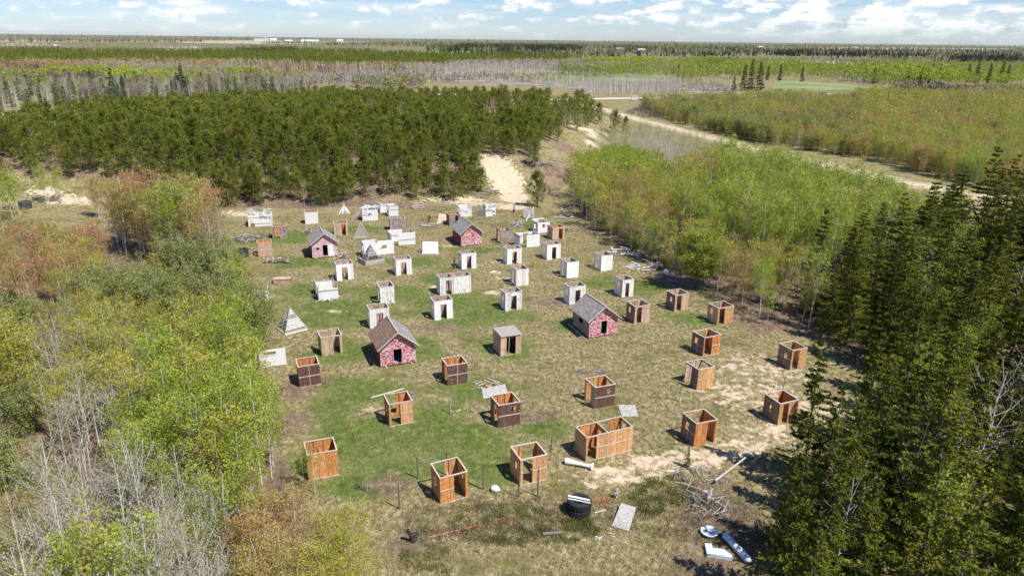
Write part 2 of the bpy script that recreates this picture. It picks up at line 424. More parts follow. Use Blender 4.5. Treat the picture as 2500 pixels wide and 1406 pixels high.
c = t.mix(1.0, c, t.n('ShaderNodeCombineColor', {0: kE, 1: kE, 2: kE}).outputs[0], 'MULTIPLY')
hgt = t.math('ADD', t.math('MULTIPLY', nB, 1.0), t.math('MULTIPLY', nC, .5))
finish(t, c, .95, hgt, .22, spec=.1)

def flatmat(name, stops, scale, bump=None):
    m, t = newmat(name)
    pos = t.n('ShaderNodeNewGeometry').outputs['Position']
    n1 = t.noise(pos, scale, 5.0, .6)
    finish(t, t.ramp(n1, stops), .95, n1 if bump else None, bump or .1, spec=.1)
flatmat('road_sand', [(.35, (.38, .30, .21)), (.5, (.52, .42, .30)), (.65, (.62, .51, .38))], .35, .05)
flatmat('road_pale', [(.35, (.58, .54, .46)), (.65, (.72, .68, .60))], .1)
flatmat('verge', [(.35, (.22, .20, .09)), (.5, (.36, .31, .17)), (.65, (.50, .43, .27))], .25, .2)
flatmat('field_green', [(.35, (.17, .21, .08)), (.65, (.27, .30, .14))], .02)
flatmat('field_bright', [(.35, (.17, .27, .05)), (.65, (.25, .34, .08))], .02)
flatmat('field_tan', [(.35, (.42, .36, .26)), (.65, (.55, .47, .35))], .006)
flatmat('field_grey', [(.35, (.30, .28, .20)), (.65, (.38, .35, .26))], .006)
flatmat('marsh', [(.38, (.14, .12, .10)), (.5, (.24, .21, .17)), (.62, (.38, .33, .26))], .06, .3)
flatmat('water_pale', [(.35, (.55, .57, .60)), (.65, (.66, .67, .69))], .01)

# ------------------------------------------------------------------ ground sheet
RIGHT_FRONT = [(1392, 505), (1480, 577), (1560, 636), (1640, 688), (1740, 722), (1850, 788), (1905, 818)]
WOOD_R = wpoly(RIGHT_FRONT + [(2010, 850), (2110, 925), (2050, 1010), (1990, 1100), (1930, 1250), (1900, 1400), (1900, 1700), (3000, 1700), (2900, 640), (2350, 585), (2150, 520), (2000, 475), (1850, 430), (1600, 385), (1500, 380), (1420, 420)])
WOOD_L = wpoly([(-300, 560), (280, 560), (300, 545), (560, 560), (565, 640), (640, 730), (672, 850), (680, 960), (700, 1100), (755, 1200), (850, 1330), (930, 1420), (930, 1750), (-300, 1750)])
PINES = wpoly([(-260, 425), (60, 430), (150, 445), (240, 436), (300, 495), (420, 492), (560, 510), (680, 498), (780, 512), (900, 496), (1010, 488), (1080, 496), (1175, 478), (1180, 430), (1162, 388), (1285, 392), (1330, 372)]) \
    + [tuple(p) for p in (plane(1340, 256, 8), plane(1100, 247, 8), plane(800, 252, 8), plane(300, 278, 8), plane(0, 315, 8), plane(-260, 345, 8))]
SANDTOP = wpoly([(1110, 292), (1130, 272), (1180, 264), (1270, 262), (1285, 275), (1240, 296), (1190, 300)])
blob = []          # px, py, rx m, ry m, strength, channel
for a in [(1100, 740, 9, 8), (820, 760, 12, 8), (1180, 770, 8, 7), (760, 710, 7, 5), (1010, 640, 9, 4), (1070, 680, 6, 4), (830, 860, 5, 6), (890, 1080, 8, 7), (1000, 1060, 7, 5),
          (1150, 950, 5, 4), (880, 950, 7, 5), (720, 580, 9, 6), (735, 640, 7, 5), (1160, 610, 7, 3), (1230, 850, 5, 5), (1060, 1010, 5, 4), (1180, 1150, 5, 4), (1150, 1080, 6, 5),
          (870, 560, 8, 4), (1470, 690, 5, 4), (1400, 790, 4, 3), (1560, 700, 7, 4), (1700, 780, 5, 4), (1720, 690, 6, 5), (1010, 850, 5, 6), (620, 590, 6, 4), (950, 1150, 5, 4),
          (960, 720, 8, 6), (800, 1000, 5, 4), (1300, 550, 6, 5), (1420, 1285, 1.3, 1.0), (870, 1180, 4, 3), (1330, 1040, 4, 3)]:
    blob.append((*a, .78, 0))
for a in [(1640, 1130, 7, 2.2), (1500, 1160, 5, 2.0), (1780, 1095, 6, 2.4), (1860, 1060, 5, 4), (1900, 980, 7, 7), (1850, 900, 8, 7), (1800, 960, 6, 5), (1990, 1000, 6, 5), (1560, 1120, 4, 2), (1700, 1110, 5, 2)]:
    blob.append((*a, .54, 1))
for a in [(1208, 400, 4.2, 4), (1222, 425, 4.4, 5), (1240, 455, 4.2, 5), (1256, 485, 3.6, 5), (1205, 382, 3.5, 2.5), (1235, 440, 4.2, 5), (1252, 505, 4, 3)]:
    blob.append((*a, 1.1, 1))
for a in [(1440, 320, 4, 4), (1460, 338, 4, 5), (1445, 352, 3, 4), (1412, 312, 3, 3), (1470, 325, 3, 3)]:
    blob.append((*a, .95, 1))
for a in [(180, 490, 9, 3), (110, 470, 5, 2.5), (1160, 275, 8, 6), (1220, 272, 8, 6), (540, 520, 10, 3), (610, 525, 7, 2.2), (1240, 275, 7, 8), (905, 270, 3, 3), (60, 985, 6, 3), (1120, 490, 10, 3), (1200, 500, 8, 3)]:
    blob.append((*a, .66, 1))
for a in [(1110, 1007, .7, .9), (905, 1000, 1.6, .8), (975, 990, 1.5, .5), (1220, 640, 3, 1), (1210, 665, 2, 1), (1215, 715, 3, 1.2), (820, 760, 2, .8), (740, 765, 1.5, .6), (1100, 600, 3, 1), (1060, 700, 1.2, 1), (1230, 680, 3, 1)]:
    blob.append((*a, .66, 1))
for a in [(700, 1030, 4, 5), (720, 960, 3, 4), (760, 930, 3, 3), (1310, 1015, 3, 2), (1440, 905, 3, 1), (1350, 740, 4, 3), (1050, 800, 5, 2), (1680, 1160, 5, 4), (1750, 1180, 5, 5), (1800, 1300, 6, 7), (1730, 1380, 5, 4),
          (950, 1180, 3, 2.5), (1000, 1330, 3, 2), (1450, 560, 5, 6), (1530, 610, 5, 5), (1650, 680, 6, 4), (1800, 780, 6, 5), (1870, 800, 6, 5), (1300, 400, 8, 12), (1350, 420, 8, 12), (1380, 360, 8, 10), (1320, 460, 6, 8),
          (600, 500, 30, 4), (800, 498, 25, 4), (1000, 500, 20, 5), (1100, 480, 12, 4), (640, 575, 4, 2.5), (280, 540, 6, 3), (350, 640, 12, 5)]:
    blob.append((*a, .7, 2))
for a in [(1470, 1222, .8, .8), (1155, 1283, .9, .35), (1230, 1270, .8, .3), (1100, 1300, 1.2, .3)]:
    blob.append((*a, 1., 3))
for k_ in range(22):      # wheel ruts of the sandy track
    q_ = k_ / 21; px_ = 1440 + 470 * q_; py_ = 1168 - 40 * q_ - 75 * q_ * q_
    for o_ in (-14, 14): blob.append((px_ + o_ * .3, py_ + o_, 1.0, .38, .85, 1))
def axis(lo, hi, step, far_lo, far_hi, g):
    a = list(np.arange(lo, hi + step, step)); s = step
    while a[-1] < far_hi: s *= g; a.append(a[-1] + s)
    s = step; b = [a[0]]
    while b[-1] > far_lo: s *= g; b.append(b[-1] - s)
    return np.array(b[:0:-1] + a)
gx = axis(-75, 75, .8, -32000, 32000, 1.07); gy = axis(30, 215, .8, -2000, 34000, 1.07)
X, Y = np.meshgrid(gx, gy); Xf, Yf = X.ravel(), Y.ravel()
near = (np.abs(Xf) < 900) & (Yf < 1200)
Z = np.zeros_like(Xf); Z[near] = terrain(Xf[near], Yf[near])
cover = np.zeros((len(Xf), 4), np.float32)
for px, py, rx, ry, st, ch in blob:
    x0, y0, _ = at(px, py)
    d = ((Xf[near] - x0) / rx) ** 2 + ((Yf[near] - y0) / ry) ** 2
    cover[near, ch] = np.maximum(cover[near, ch], st * np.exp(-d * .8).astype(np.float32))
GAP = wpoly([(-200, 1090), (120, 1070), (190, 1200), (150, 1360), (-200, 1330)])
for P, k in ((WOOD_R, .8), (WOOD_L, .75), (PINES, .7)):
    s = np.clip(sdf_poly(Xf[near], Yf[near], P) / 4 + .4, 0, 1).astype(np.float32) * k
    cover[near, 2] = np.maximum(cover[near, 2], s)
cover[near, 2] *= 1 - np.clip(cover[near, 1] * 1.3, 0, 1)
cover[near, 2] *= 1 - .75 * np.clip(sdf_poly(Xf[near], Yf[near], GAP) / 2 + .5, 0, 1)
cover[~near, 2] = .50
cover[~near, 0] = .62
nx, ny = len(gx), len(gy)
i0 = (np.arange(ny - 1)[:, None] * nx + np.arange(nx - 1)[None]).ravel()
quads = np.stack([i0, i0 + 1, i0 + nx + 1, i0 + nx], 1).astype(np.int32)
me = bpy.data.meshes.new('ground')
me.vertices.add(len(Xf)); me.vertices.foreach_set('co', np.stack([Xf, Yf, Z], 1).astype(np.float32).ravel())
me.loops.add(len(quads) * 4); me.loops.foreach_set('vertex_index', quads.ravel())
me.polygons.add(len(quads)); me.polygons.foreach_set('loop_start', np.arange(0, len(quads) * 4, 4, dtype=np.int32))
me.polygons.foreach_set('use_smooth', np.ones(len(quads), bool))
me.update(calc_edges=True)
ca = me.color_attributes.new('cover', 'FLOAT_COLOR', 'POINT'); ca.data.foreach_set('color', cover.ravel())
me.materials.append(MT['ground'])
g = bpy.data.objects.new('ground', me); col.objects.link(g); tag(g, kind='structure')

def strip(name, pts, width, mat, z=.05, kind='structure', seed=0):
    r = random.Random(seed); P = [Vector(at(*p)[:2]) for p in pts]; Q = []
    for a, b in zip(P, P[1:]):
        n = max(2, int((b - a).length / 8))
        for i in range(n): Q.append(a.lerp(b, i / n))
    Q.append(P[-1]); mb = MB()
    for i, q in enumerate(Q):
        d = (Q[min(i + 1, len(Q) - 1)] - Q[max(i - 1, 0)]).normalized(); nrm = Vector((-d.y, d.x))
        wl, wr = width / 2 * r.uniform(.86, 1.14), width / 2 * r.uniform(.86, 1.14)
        mb.v += [(*(q + nrm * wl), z), (*(q - nrm * wr), z)]
        if i: k = 2 * i; mb.f.append((k - 2, k - 1, k + 1, k)[::-1]); mb.m.append(0)
    o = mb.build(name, MT[mat]); tag(o, kind=kind); return o
def sheet(name, pts, mat, z=.05):
    P = [at(*p)[:2] for p in pts]
    o = MB().poly([(x, y, z) for x, y in P]).build(name, MT[mat]); tag(o, kind='structure'); return o
RD = [(2700, 545), (2330, 470), (2170, 438), (2050, 411), (1950, 388), (1850, 366), (1780, 349), (1700, 330), (1620, 308), (1560, 293), (1490, 272), (1420, 255)]
strip('verge', RD, 11, 'verge', .03, seed=3)
strip('road', RD, 5.2, 'road_sand', .07, seed=4)
strip('far_road', [(-300, 290), (-100, 285), (0, 281.5), (110, 279), (400, 270), (900, 256), (1420, 242.5), (1730, 237), (1900, 233), (2060, 229), (2240, 225), (2700, 216)], 9, 'road_pale', .07, seed=5)

sheet('marsh', [(560, 185), (1050, 200), (1380, 218), (1800, 230), (1790, 208), (1300, 192), (1000, 172), (640, 166)], 'marsh', .05)
sheet('meadow', [(1290, 197), (1400, 204), (1640, 200), (1640, 187), (1500, 178), (1340, 182)], 'field_green', .09)
sheet('meadow', [(960, 197), (1060, 202), (1070, 187), (970, 184)], 'field_green', .09)
sheet('meadow', [(1885, 218), (2010, 222), (2160, 216), (2060, 206), (1890, 197)], 'field_green', .09)
sheet('meadow', [(1000, 134), (1180, 134), (1160, 126), (1040, 124)], 'field_bright', .2)
sheet('field', [(-200, 104), (460, 102.5), (900, 106), (900, 102), (400, 97), (-200, 94)], 'field_grey', .2)
sheet('field', [(450, 106), (760, 110), (800, 107), (420, 101)], 'field_tan', .4)
sheet('field', [(1850, 119), (2450, 125), (2480, 119), (1900, 115)], 'field_tan', .4)
sheet('field', [(2200, 127), (2600, 131), (2600, 126), (2250, 123)], 'field_grey', .3)
sheet('field', [(370, 118), (500, 119), (490, 115), (380, 114)], 'field_tan', .4)
sheet('lake', [(-200, 113), (140, 113), (150, 110), (60, 107), (-200, 105)], 'water_pale', .3)
sheet('lake', [(1860, 152), (1950, 149), (2100, 154), (2090, 158), (1900, 156)], 'water_pale', .3)
sheet('lake', [(2200, 155), (2330, 157), (2320, 162), (2210, 159)], 'water_pale', .3)

# ------------------------------------------------------------------ roofless plywood shelters
YAW0 = math.radians(22)
def panel(mb, O, U, W_, H_, N, op=(), t=.04, mo=0, mi=1, z0=.0):
    """upright sheet with real openings; O,U,N in plan, outer face on O, thickness inwards"""
    us = sorted({0., 1.} | {x for o in op for x in o[:2]}); vs = sorted({0., 1.} | {x for o in op for x in o[2:]})
    solid = lambda i, j: 0 <= i < len(us) - 1 and 0 <= j < len(vs) - 1 and not any(o[0] - 1e-6 <= us[i] and us[i + 1] <= o[1] + 1e-6 and o[2] - 1e-6 <= vs[j] and vs[j + 1] <= o[3] + 1e-6 for o in op)
    P = lambda u, v, k: (O[0] + U[0] * u * W_ - N[0] * t * k, O[1] + U[1] * u * W_ - N[1] * t * k, z0 + v * H_)
    for i in range(len(us) - 1):
        for j in range(len(vs) - 1):
            if not solid(i, j): continue
            a, b, c_, d = us[i], us[i + 1], vs[j], vs[j + 1]
            mb.poly([P(a, c_, 0), P(b, c_, 0), P(b, d, 0), P(a, d, 0)], mo)
            mb.poly([P(a, c_, 1), P(a, d, 1), P(b, d, 1), P(b, c_, 1)], mi)
            if not solid(i - 1, j): mb.poly([P(a, c_, 0), P(a, d, 0), P(a, d, 1), P(a, c_, 1)], mi)
            if not solid(i + 1, j): mb.poly([P(b, c_, 0), P(b, c_, 1), P(b, d, 1), P(b, d, 0)], mi)
            if not solid(i, j - 1): mb.poly([P(a, c_, 0), P(a, c_, 1), P(b, c_, 1), P(b, c_, 0)], mi)
            if not solid(i, j + 1): mb.poly([P(a, d, 0), P(b, d, 0), P(b, d, 1), P(a, d, 1)], mi)
    return mb

def hgt_from(base, top_y):
    x, y, z = at(*base); d = ray(base[0], top_y); t_ = math.hypot(x, y) / math.hypot(d[0], d[1])
    return CAM_H + d[2] * t_ - z

def shelter(label, FL, FR, depth, H, out='orange_ply', inn='orange_ply', F=(), L=(), B=(), R=(), side=None, back=None, front=None,
            bat='', rail='batten', yaw=YAW0, part=None, studs=True, group=None, roof=False, w=None, cat='roofless hut', name='roofless_shelter', panels=1):
    a = Vector(at(*FL)); b = Vector(at(*FR)); wd = w or (b - a).length
    mid = (a + b) / 2; c, s = math.cos(yaw), math.sin(yaw)
    ctr = mid + Vector((-s, c, 0)) * depth / 2
    e = empty(name, (ctr.x, ctr.y, 0), yaw); tag(e, label, cat, group)
    rs = random.Random(label)
    e.rotation_euler = (rs.uniform(-.018, .018), rs.uniform(-.018, .018), yaw); H += rs.uniform(-.05, .05)
    x0, x1, y0, y1 = -wd / 2, wd / 2, -depth / 2, depth / 2; T_ = .04
    fm = MT[front or out]; sm = MT[side or out]; bm = MT[back or out]; im = MT[inn]
    panel(MB(), (x0, y0), (1, 0), wd, H, (0, -1), F).build('wall', [fm, im], e)
    panel(MB(), (x0, y1), (1, 0), wd, H, (0, 1), B).build('wall', [bm, im], e)
    panel(MB(), (x0, y1 - T_), (0, -1), depth - 2 * T_, H, (-1, 0), L).build('wall', [sm, im], e)
    panel(MB(), (x1, y0 + T_), (0, 1), depth - 2 * T_, H, (1, 0), R).build('wall', [MT[side or out], im], e)
    rm = MT[rail]; k = .09
    if not roof:
        fr = MB()
        for (q0, q1, r0, r1) in ((x0 - .02, x1 + .02, y0 - .02, y0 + k), (x0 - .02, x1 + .02, y1 - k, y1 + .02),
                                 (x0 - .02, x0 + k, y0 + k, y1 - k), (x1 - k, x1 + .02, y0 + k, y1 - k)):
            fr.box(q0, q1, r0, r1, H + .001, H + .05 + rs.uniform(-.008, .008))
        fr.build('top_rail', rm, e)
    for sx, sy in ((x0 + T_ + .003, y0 + T_ + .003), (x1 - T_ - .083, y0 + T_ + .003), (x0 + T_ + .003, y1 - T_ - .083), (x1 - T_ - .083, y1 - T_ - .083)):
        MB().box(sx, sx + .08, sy, sy + .08, .0, H).build('corner_post', MT['orange_stud' if 'orange' in inn else 'batten'], e)
    if studs:      # studs and cross rails nailed inside the back wall
        for q in (.33, .66):
            u = x0 + wd * q
            if any(o[0] - .03 < q < o[1] + .03 for o in B): continue
            MB().box(u - .04, u + .04, y1 - T_ - .083, y1 - T_ - .003, 0, H).build('stud', MT['orange_stud' if 'orange' in inn else 'batten'], e)
    if 'F' in bat:
        free = [o for o in F if o[2] < .5 < o[3]]; segs = [(0., 1.)]
        for o in free: segs = [z for q in segs for z in ((q[0], min(q[1], o[0])), (max(q[0], o[1]), q[1])) if z[1] - z[0] > .08]
        for q in segs:
            MB().box(x0 + wd * q[0] + .01, x0 + wd * q[1] - .01, y0 - .032, y0 - .003, H * .5 - .045, H * .5 + .045).build('batten', MT['batten' if rail != 'brown_grey' else rail], e)
    if 'M' in bat:     # upright seam strip on the front
        MB().box(-.025, .025, y0 - .024, y0 - .003, .03, H - .02).build('seam_strip', MT['batten'], e)
    if 'L' in bat:
        MB().box(x0 - .028, x0 - .003, y0 + .05, y1 - .05, H * .5 - .035, H * .5 + .035).build('batten', MT[rail], e)
    if 'S' in bat:
        MB().box(x0 - .022, x0 - .003, -.03, .03, .03, H * .5 - .04).build('seam_strip', MT['batten'], e)
    if 'P' in bat:     # sill timber under the front
        MB().box(x0 - .03, x1 + .03, y0 - .035, y0 - .003, .0, .07).build('sill', rm, e)
    if rs.random() < .6:      # loose board left standing inside
        u = rs.uniform(x0 + .4, x1 - .4)
        MB().beam((u, y1 - .5, .02), (u + rs.uniform(-.4, .4), y1 - T_ - .12, H * rs.uniform(.5, .8)), .14, .025).build('loose_board', im, e)
    if part is not None:
        u = x0 + wd * part
        panel(MB(), (u, y0 + .05), (0, 1), depth - .1, H, (1, 0), [(.55, .85, 0, .8)]).build('partition', [im, im], e)
        MB().box(u - .06, u + .02, y0 + k, y1 - k, H + .001, H + .045).build('top_rail', rm, e)
        MB().box(u - .05, u + .03, y0 - .03, y0 - .003, 0, H).build('seam_strip', MT['batten'], e)
    if roof:
        MB().box(x0 - .06, x1 + .05, y0 - .09, y1 + .04, H + .001, H + .05).build('roof', MT['roof_ply'], e)
        MB().box(x0 - .05, x1 + .04, y0 - .115, y0 - .093, H - .10, H + .03).build('fascia', MT['batten'], e)
    return e

WIN = [(.36, .62, .50, .78)]
wg = None
DOOR = lambda a, b, v=.81: [(a, b, 0, v)]
def white(label, FL, FR, H=2.65, **k):
    k.setdefault('depth', 1.95); k.setdefault('out', 'white_ply'); k.setdefault('inn', 'inner_pink'); k.setdefault('rail', 'batten')
    return shelter(label, FL, FR, H=H, **k)
BH = [(.36, .60, .74, .9)]
white('white plywood hut with a dark stump at its left wall, near the windowless red shed', (1127.2, 658), (1163.2, 655), F=DOOR(.34, .66), L=WIN, B=[(.28, .5, 0, .8)])
white('white doorway hut in front of the open plank cabin with the missing corner', (1238.3, 646.6), (1272.4, 642.2), F=DOOR(.35, .67), L=WIN, B=BH)
white('white doorway hut just below the pale pink hut with reddish doorway', (1335.5, 634.9), (1368.5, 631.2), F=DOOR(.35, .67), L=WIN, B=BH)
white('white blank-fronted hut with side doorway, second hut up from the striped-roof shed', (1383.9, 680), (1411.4, 676.7), depth=2.5, w=2.05, L=[(.30, .62, .0, .86)])
white('rightmost white hut at the wood edge with bright doorway in its left side', (1466.4, 662.8), (1495, 660.2), depth=2.5, w=2.1, L=[(.28, .62, .05, .86)], B=[(.2, .5, .2, .8)])
white('white hut with blank peeling front standing in the middle of the field', (1259.2, 699.4), (1290.4, 696.5), depth=2.4, w=2.08, out='white_ply_worn', L=[(.35, .6, .0, .86)])
white('long double white hut with one front doorway and a middle partition', (1073.7, 720.7), (1151.4, 714.1), depth=2.0, out='white_ply_worn', F=DOOR(.2, .37, .83), part=.42, B=[(.65, .8, .5, .85)])
white('white doorway hut with see-through back on the greenest grass, uphill of the roofed box hut', (1060.7, 781.3), (1107.2, 777.6), F=DOOR(.34, .67), L=WIN, B=[(.32, .48, .0, .85)])
white('white doorway hut straight behind the tan roofed box hut', (1233.5, 759.5), (1275.1, 755.2), out='white_ply_worn', F=DOOR(.34, .67), L=WIN, B=BH)
white('white doorway hut half hidden by the striped grey roof of the red shed', (1389.3, 744.6), (1428.8, 739.9), out='white_ply_worn', F=DOOR(.36, .67, .79), L=WIN, B=BH)
white('narrow white hut with one dark doorway nearest the long pole stack', (1517.5, 727), (1545.3, 723.8), depth=2.3, out='white_ply_worn', F=DOOR(.28, .62, .82), L=WIN)
white('white doorway hut right of the collapsed white plank cabin', (823.2, 685.1), (864.8, 683), F=DOOR(.31, .66), L=WIN, B=[(.30, .5, 0, .8)])
white('white doorway hut behind the peeling side-door hut, right of the fenced plank pyramid', (967.2, 672.8), (1006.3, 670.2), F=DOOR(.31, .67), L=WIN, B=[(.2, .45, .1, .82)])
white('white peeling hut with side doorway, two huts behind the brown-roofed red shed', (929.7, 742.3), (963.8, 740), H=2.55, depth=2.4, w=2.08, out='white_ply_worn', L=[(.28, .6, .0, .86)])
white('white hut rising directly behind the brown-roofed red shed', (902.6, 802.7), (953.2, 797), w=2.6, F=DOOR(.34, .67, .79), L=WIN, B=BH)
# brown and orange shelters
kw = dict(H=2.42)
shelter('dark brown hut with blank panelled front by the leaning white wall panel', (732.3, 945.7), (784.6, 938.2), 2.2, 2.45, 'brown_dark', 'orange_ply', side='orange_ply', bat='FMP', R=[(.3, .7, .2, .8)], L=[(.86, 1, .05, 1)])
shelter('dark brown hut with open left front corner in mid field', (1091.6, 938.8), (1142.8, 935.6), 2.15, 2.35, 'brown_dark', 'orange_ply', side='brown_grey', bat='FM', L=[(.55, .94, 0, .92)], R=[(.25, .8, .2, .85)])
shelter('orange hut with a loose timber laid across its back rail', (952.2, 1042.1), (1008.6, 1030.1), 2.2, 2.4, 'orange_ply', 'orange_ply', front='orange_pale', bat='FLP', F=[(.08, .48, 0, .965)], L=[(.5, .58, .45, .78)], B=[(.0, .5, .1, 1)])
shelter('dark brown hut with a small square window, beside the white sheet on the grass', (1217.3, 1046), (1268.5, 1033.2), 2.25, 2.45, 'brown_dark', 'orange_ply', side='brown_grey', bat='F', F=[(.6, .8, .60, .86)], L=[(.52, .93, 0, .86)], R=[(.3, .75, .3, .9)], B=[(.0, .28, .1, .7)])
shelter('deep orange blank hut half hidden by the left trees', (751.2, 1172), (829.3, 1159.9), 2.3, 2.4, 'orange_ply', 'orange_ply', bat='P', w=2.55)
shelter('nearest orange hut with tall open right doorway and white sill', (1076.4, 1230.9), (1141.7, 1211.9), 2.3, 2.45, 'orange_ply', 'orange_pale', side='orange_pale', bat='FP', yaw=math.radians(25), F=[(.5, .92, 0, .97)], L=[(.42, .5, .4, .78)], R=[(.4, .5, .5, .8)], B=[(.0, .5, .1, 1)])
shelter('orange hut between the posts with a wide see-through doorway', (1269.3, 1184.5), (1335.3, 1172.1), 2.3, 2.42, 'orange_pale', 'orange_pale', bat='FLP', F=[(.1, .45, 0, .97)], L=[(.5, .68, .45, .72)], R=[(.25, .5, .45, .8)], B=[(.45, .85, .0, 1)])
shelter('long double orange hut beside the fallen white column', (1430.7, 1127.7), (1541.1, 1098.6), 2.1, 2.42, 'orange_ply', 'orange_ply', front='orange_pale', side='orange_pale', bat='FLP', F=[(.03, .22, 0, .96)], part=.46, B=[(.5, .75, .15, 1)], R=[(.5, .9, .2, .9)], yaw=math.radians(24))
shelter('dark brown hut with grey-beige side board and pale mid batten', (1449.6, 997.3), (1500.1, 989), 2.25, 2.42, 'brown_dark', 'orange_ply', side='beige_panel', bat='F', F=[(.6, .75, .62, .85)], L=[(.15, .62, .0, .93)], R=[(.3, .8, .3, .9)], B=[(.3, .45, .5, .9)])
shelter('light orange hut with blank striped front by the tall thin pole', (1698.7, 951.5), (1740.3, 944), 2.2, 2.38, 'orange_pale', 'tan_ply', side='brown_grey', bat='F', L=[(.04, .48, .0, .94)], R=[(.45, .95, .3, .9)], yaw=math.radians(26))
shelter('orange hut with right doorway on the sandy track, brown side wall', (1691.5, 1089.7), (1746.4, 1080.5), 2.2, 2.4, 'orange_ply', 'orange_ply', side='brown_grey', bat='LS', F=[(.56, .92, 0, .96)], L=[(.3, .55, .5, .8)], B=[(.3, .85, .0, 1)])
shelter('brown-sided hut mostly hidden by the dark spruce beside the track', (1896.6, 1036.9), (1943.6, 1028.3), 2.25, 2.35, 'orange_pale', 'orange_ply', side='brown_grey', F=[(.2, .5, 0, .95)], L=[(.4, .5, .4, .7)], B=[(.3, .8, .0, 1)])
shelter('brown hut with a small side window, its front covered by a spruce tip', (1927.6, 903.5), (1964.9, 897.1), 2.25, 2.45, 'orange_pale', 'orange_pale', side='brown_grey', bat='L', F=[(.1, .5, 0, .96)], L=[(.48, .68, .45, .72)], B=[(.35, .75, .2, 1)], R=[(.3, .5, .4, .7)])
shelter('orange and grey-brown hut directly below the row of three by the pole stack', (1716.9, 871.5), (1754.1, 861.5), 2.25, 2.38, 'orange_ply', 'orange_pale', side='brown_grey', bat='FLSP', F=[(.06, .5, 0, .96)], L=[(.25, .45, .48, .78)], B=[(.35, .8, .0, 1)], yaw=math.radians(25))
shelter('rightmost of the row of three orange-brown huts below the pole stack', (1748.6, 794.2), (1789.6, 787.8), 2.2, 2.42, 'orange_pale', 'orange_pale', side='tan_ply', F=[(.12, .45, 0, .95)], L=[(.25, .5, .5, .8)], B=[(.3, .75, .0, 1)], w=2.55)
shelter('uppermost of the row of three orange-brown huts, just below the pole stack', (1644.5, 759), (1680.8, 757), 2.15, 2.42, 'tan_ply', 'tan_ply', side='brown_grey', bat='L', F=[(.14, .48, 0, .95)], L=[(.42, .66, .48, .78)], B=[(.1, .3, .3, .9)], w=2.25)
shelter('pale brown hut right beside the striped-roof red shed', (1546.3, 789.9), (1586.9, 787), 2.25, 2.42, 'pink_ply', 'tan_ply', side='brown_grey', bat='P', F=[(.14, .46, 0, .95)], L=[(.32, .52, .52, .82)], B=[(.25, .75, .0, 1)], w=2.35)
shelter('pale tan hut with right doorway, left of the brown-roofed red shed', (786.7, 870.4), (837.9, 861.4), 2.25, 2.4, 'tan_ply', 'tan_ply', bat='', F=[(.56, .87, 0, .95)], B=[(.0, .45, .1, 1)], yaw=math.radians(25))
bx = shelter('tan chipboard box hut with flat grey roof and dark doorway', (1221.8, 870.9), (1271.9, 863), 2.6, 2.7, 'tan_ply', 'brown_grey', F=[(.28, .73, .05, .9)], roof=True, name='box_hut', cat='hut', w=2.65)
MB().beam((-.25, -1.2, .1), (-.22, -1.25, 2.35), .06, .05).build('prop_stick', MT['batten'], bx)
# far shelters
shelter('small orange and grey hut with wide left opening behind the blank pink hut', (666.3, 583), (701.1, 582), 2.1, 2.3, 'weathered', 'orange_pale', F=[(.1, .5, 0, .86)], w=2.6, yaw=math.radians(14))
shelter('blank pinkish orange hut right of the black tyres', (632.2, 628.2), (666.3, 623.9), 2.3, 2.42, 'pink_ply', 'orange_ply', bat='F', rail='pink_ply', L=[(.25, .7, 0, .9)], w=2.35)
shelter('blank white-fronted hut with orange inside at the pine edge', (745.3, 547.5), (778.3, 546), 2.2, 2.4, 'white_plank', 'orange_ply', side='orange_ply', w=2.6, yaw=math.radians(14))
shelter('bright orange hut with tall right doorway behind the pink gabled shed', (815.7, 576.3), (850.5, 574.6), 2.4, 2.42, 'orange_pale', 'orange_ply', front='tan_ply', F=[(.55, .86, 0, .93)], B=[(.0, .35, .4, 1)], w=2.6, yaw=math.radians(16))
shelter('mottled brown and white hut behind the long white plank cabin', (952.3, 564.5), (990.7, 561.3), 2.2, 2.4, 'weathered', 'inner_pink', side='orange_pale', w=3.0, yaw=math.radians(15), bat='')
shelter('brown hut half hidden behind the windowless red shed', (1096.8, 551.3), (1126, 549.1), 2.2, 2.3, 'weathered', 'orange_ply', side='brown_grey', F=[(.5, .8, 0, .9)], w=2.4)
shelter('weathered brown hut with side opening, left of the open corner plank cabin', (1222.2, 594.2), (1248.2, 593.1), 2.35, 2.42, 'weathered', 'pink_ply', side='brown_grey', L=[(.35, .92, 0, .93)], bat='F', rail='weathered', w=2.1)
shelter('pale pink hut with a dark reddish doorway beside the low stick heap', (1348.7, 586.5), (1377.3, 583.2), 2.4, 2.4, 'pink_ply', 'orange_ply', side='tan_ply', F=[(.52, .86, 0, .88)], w=2.5)

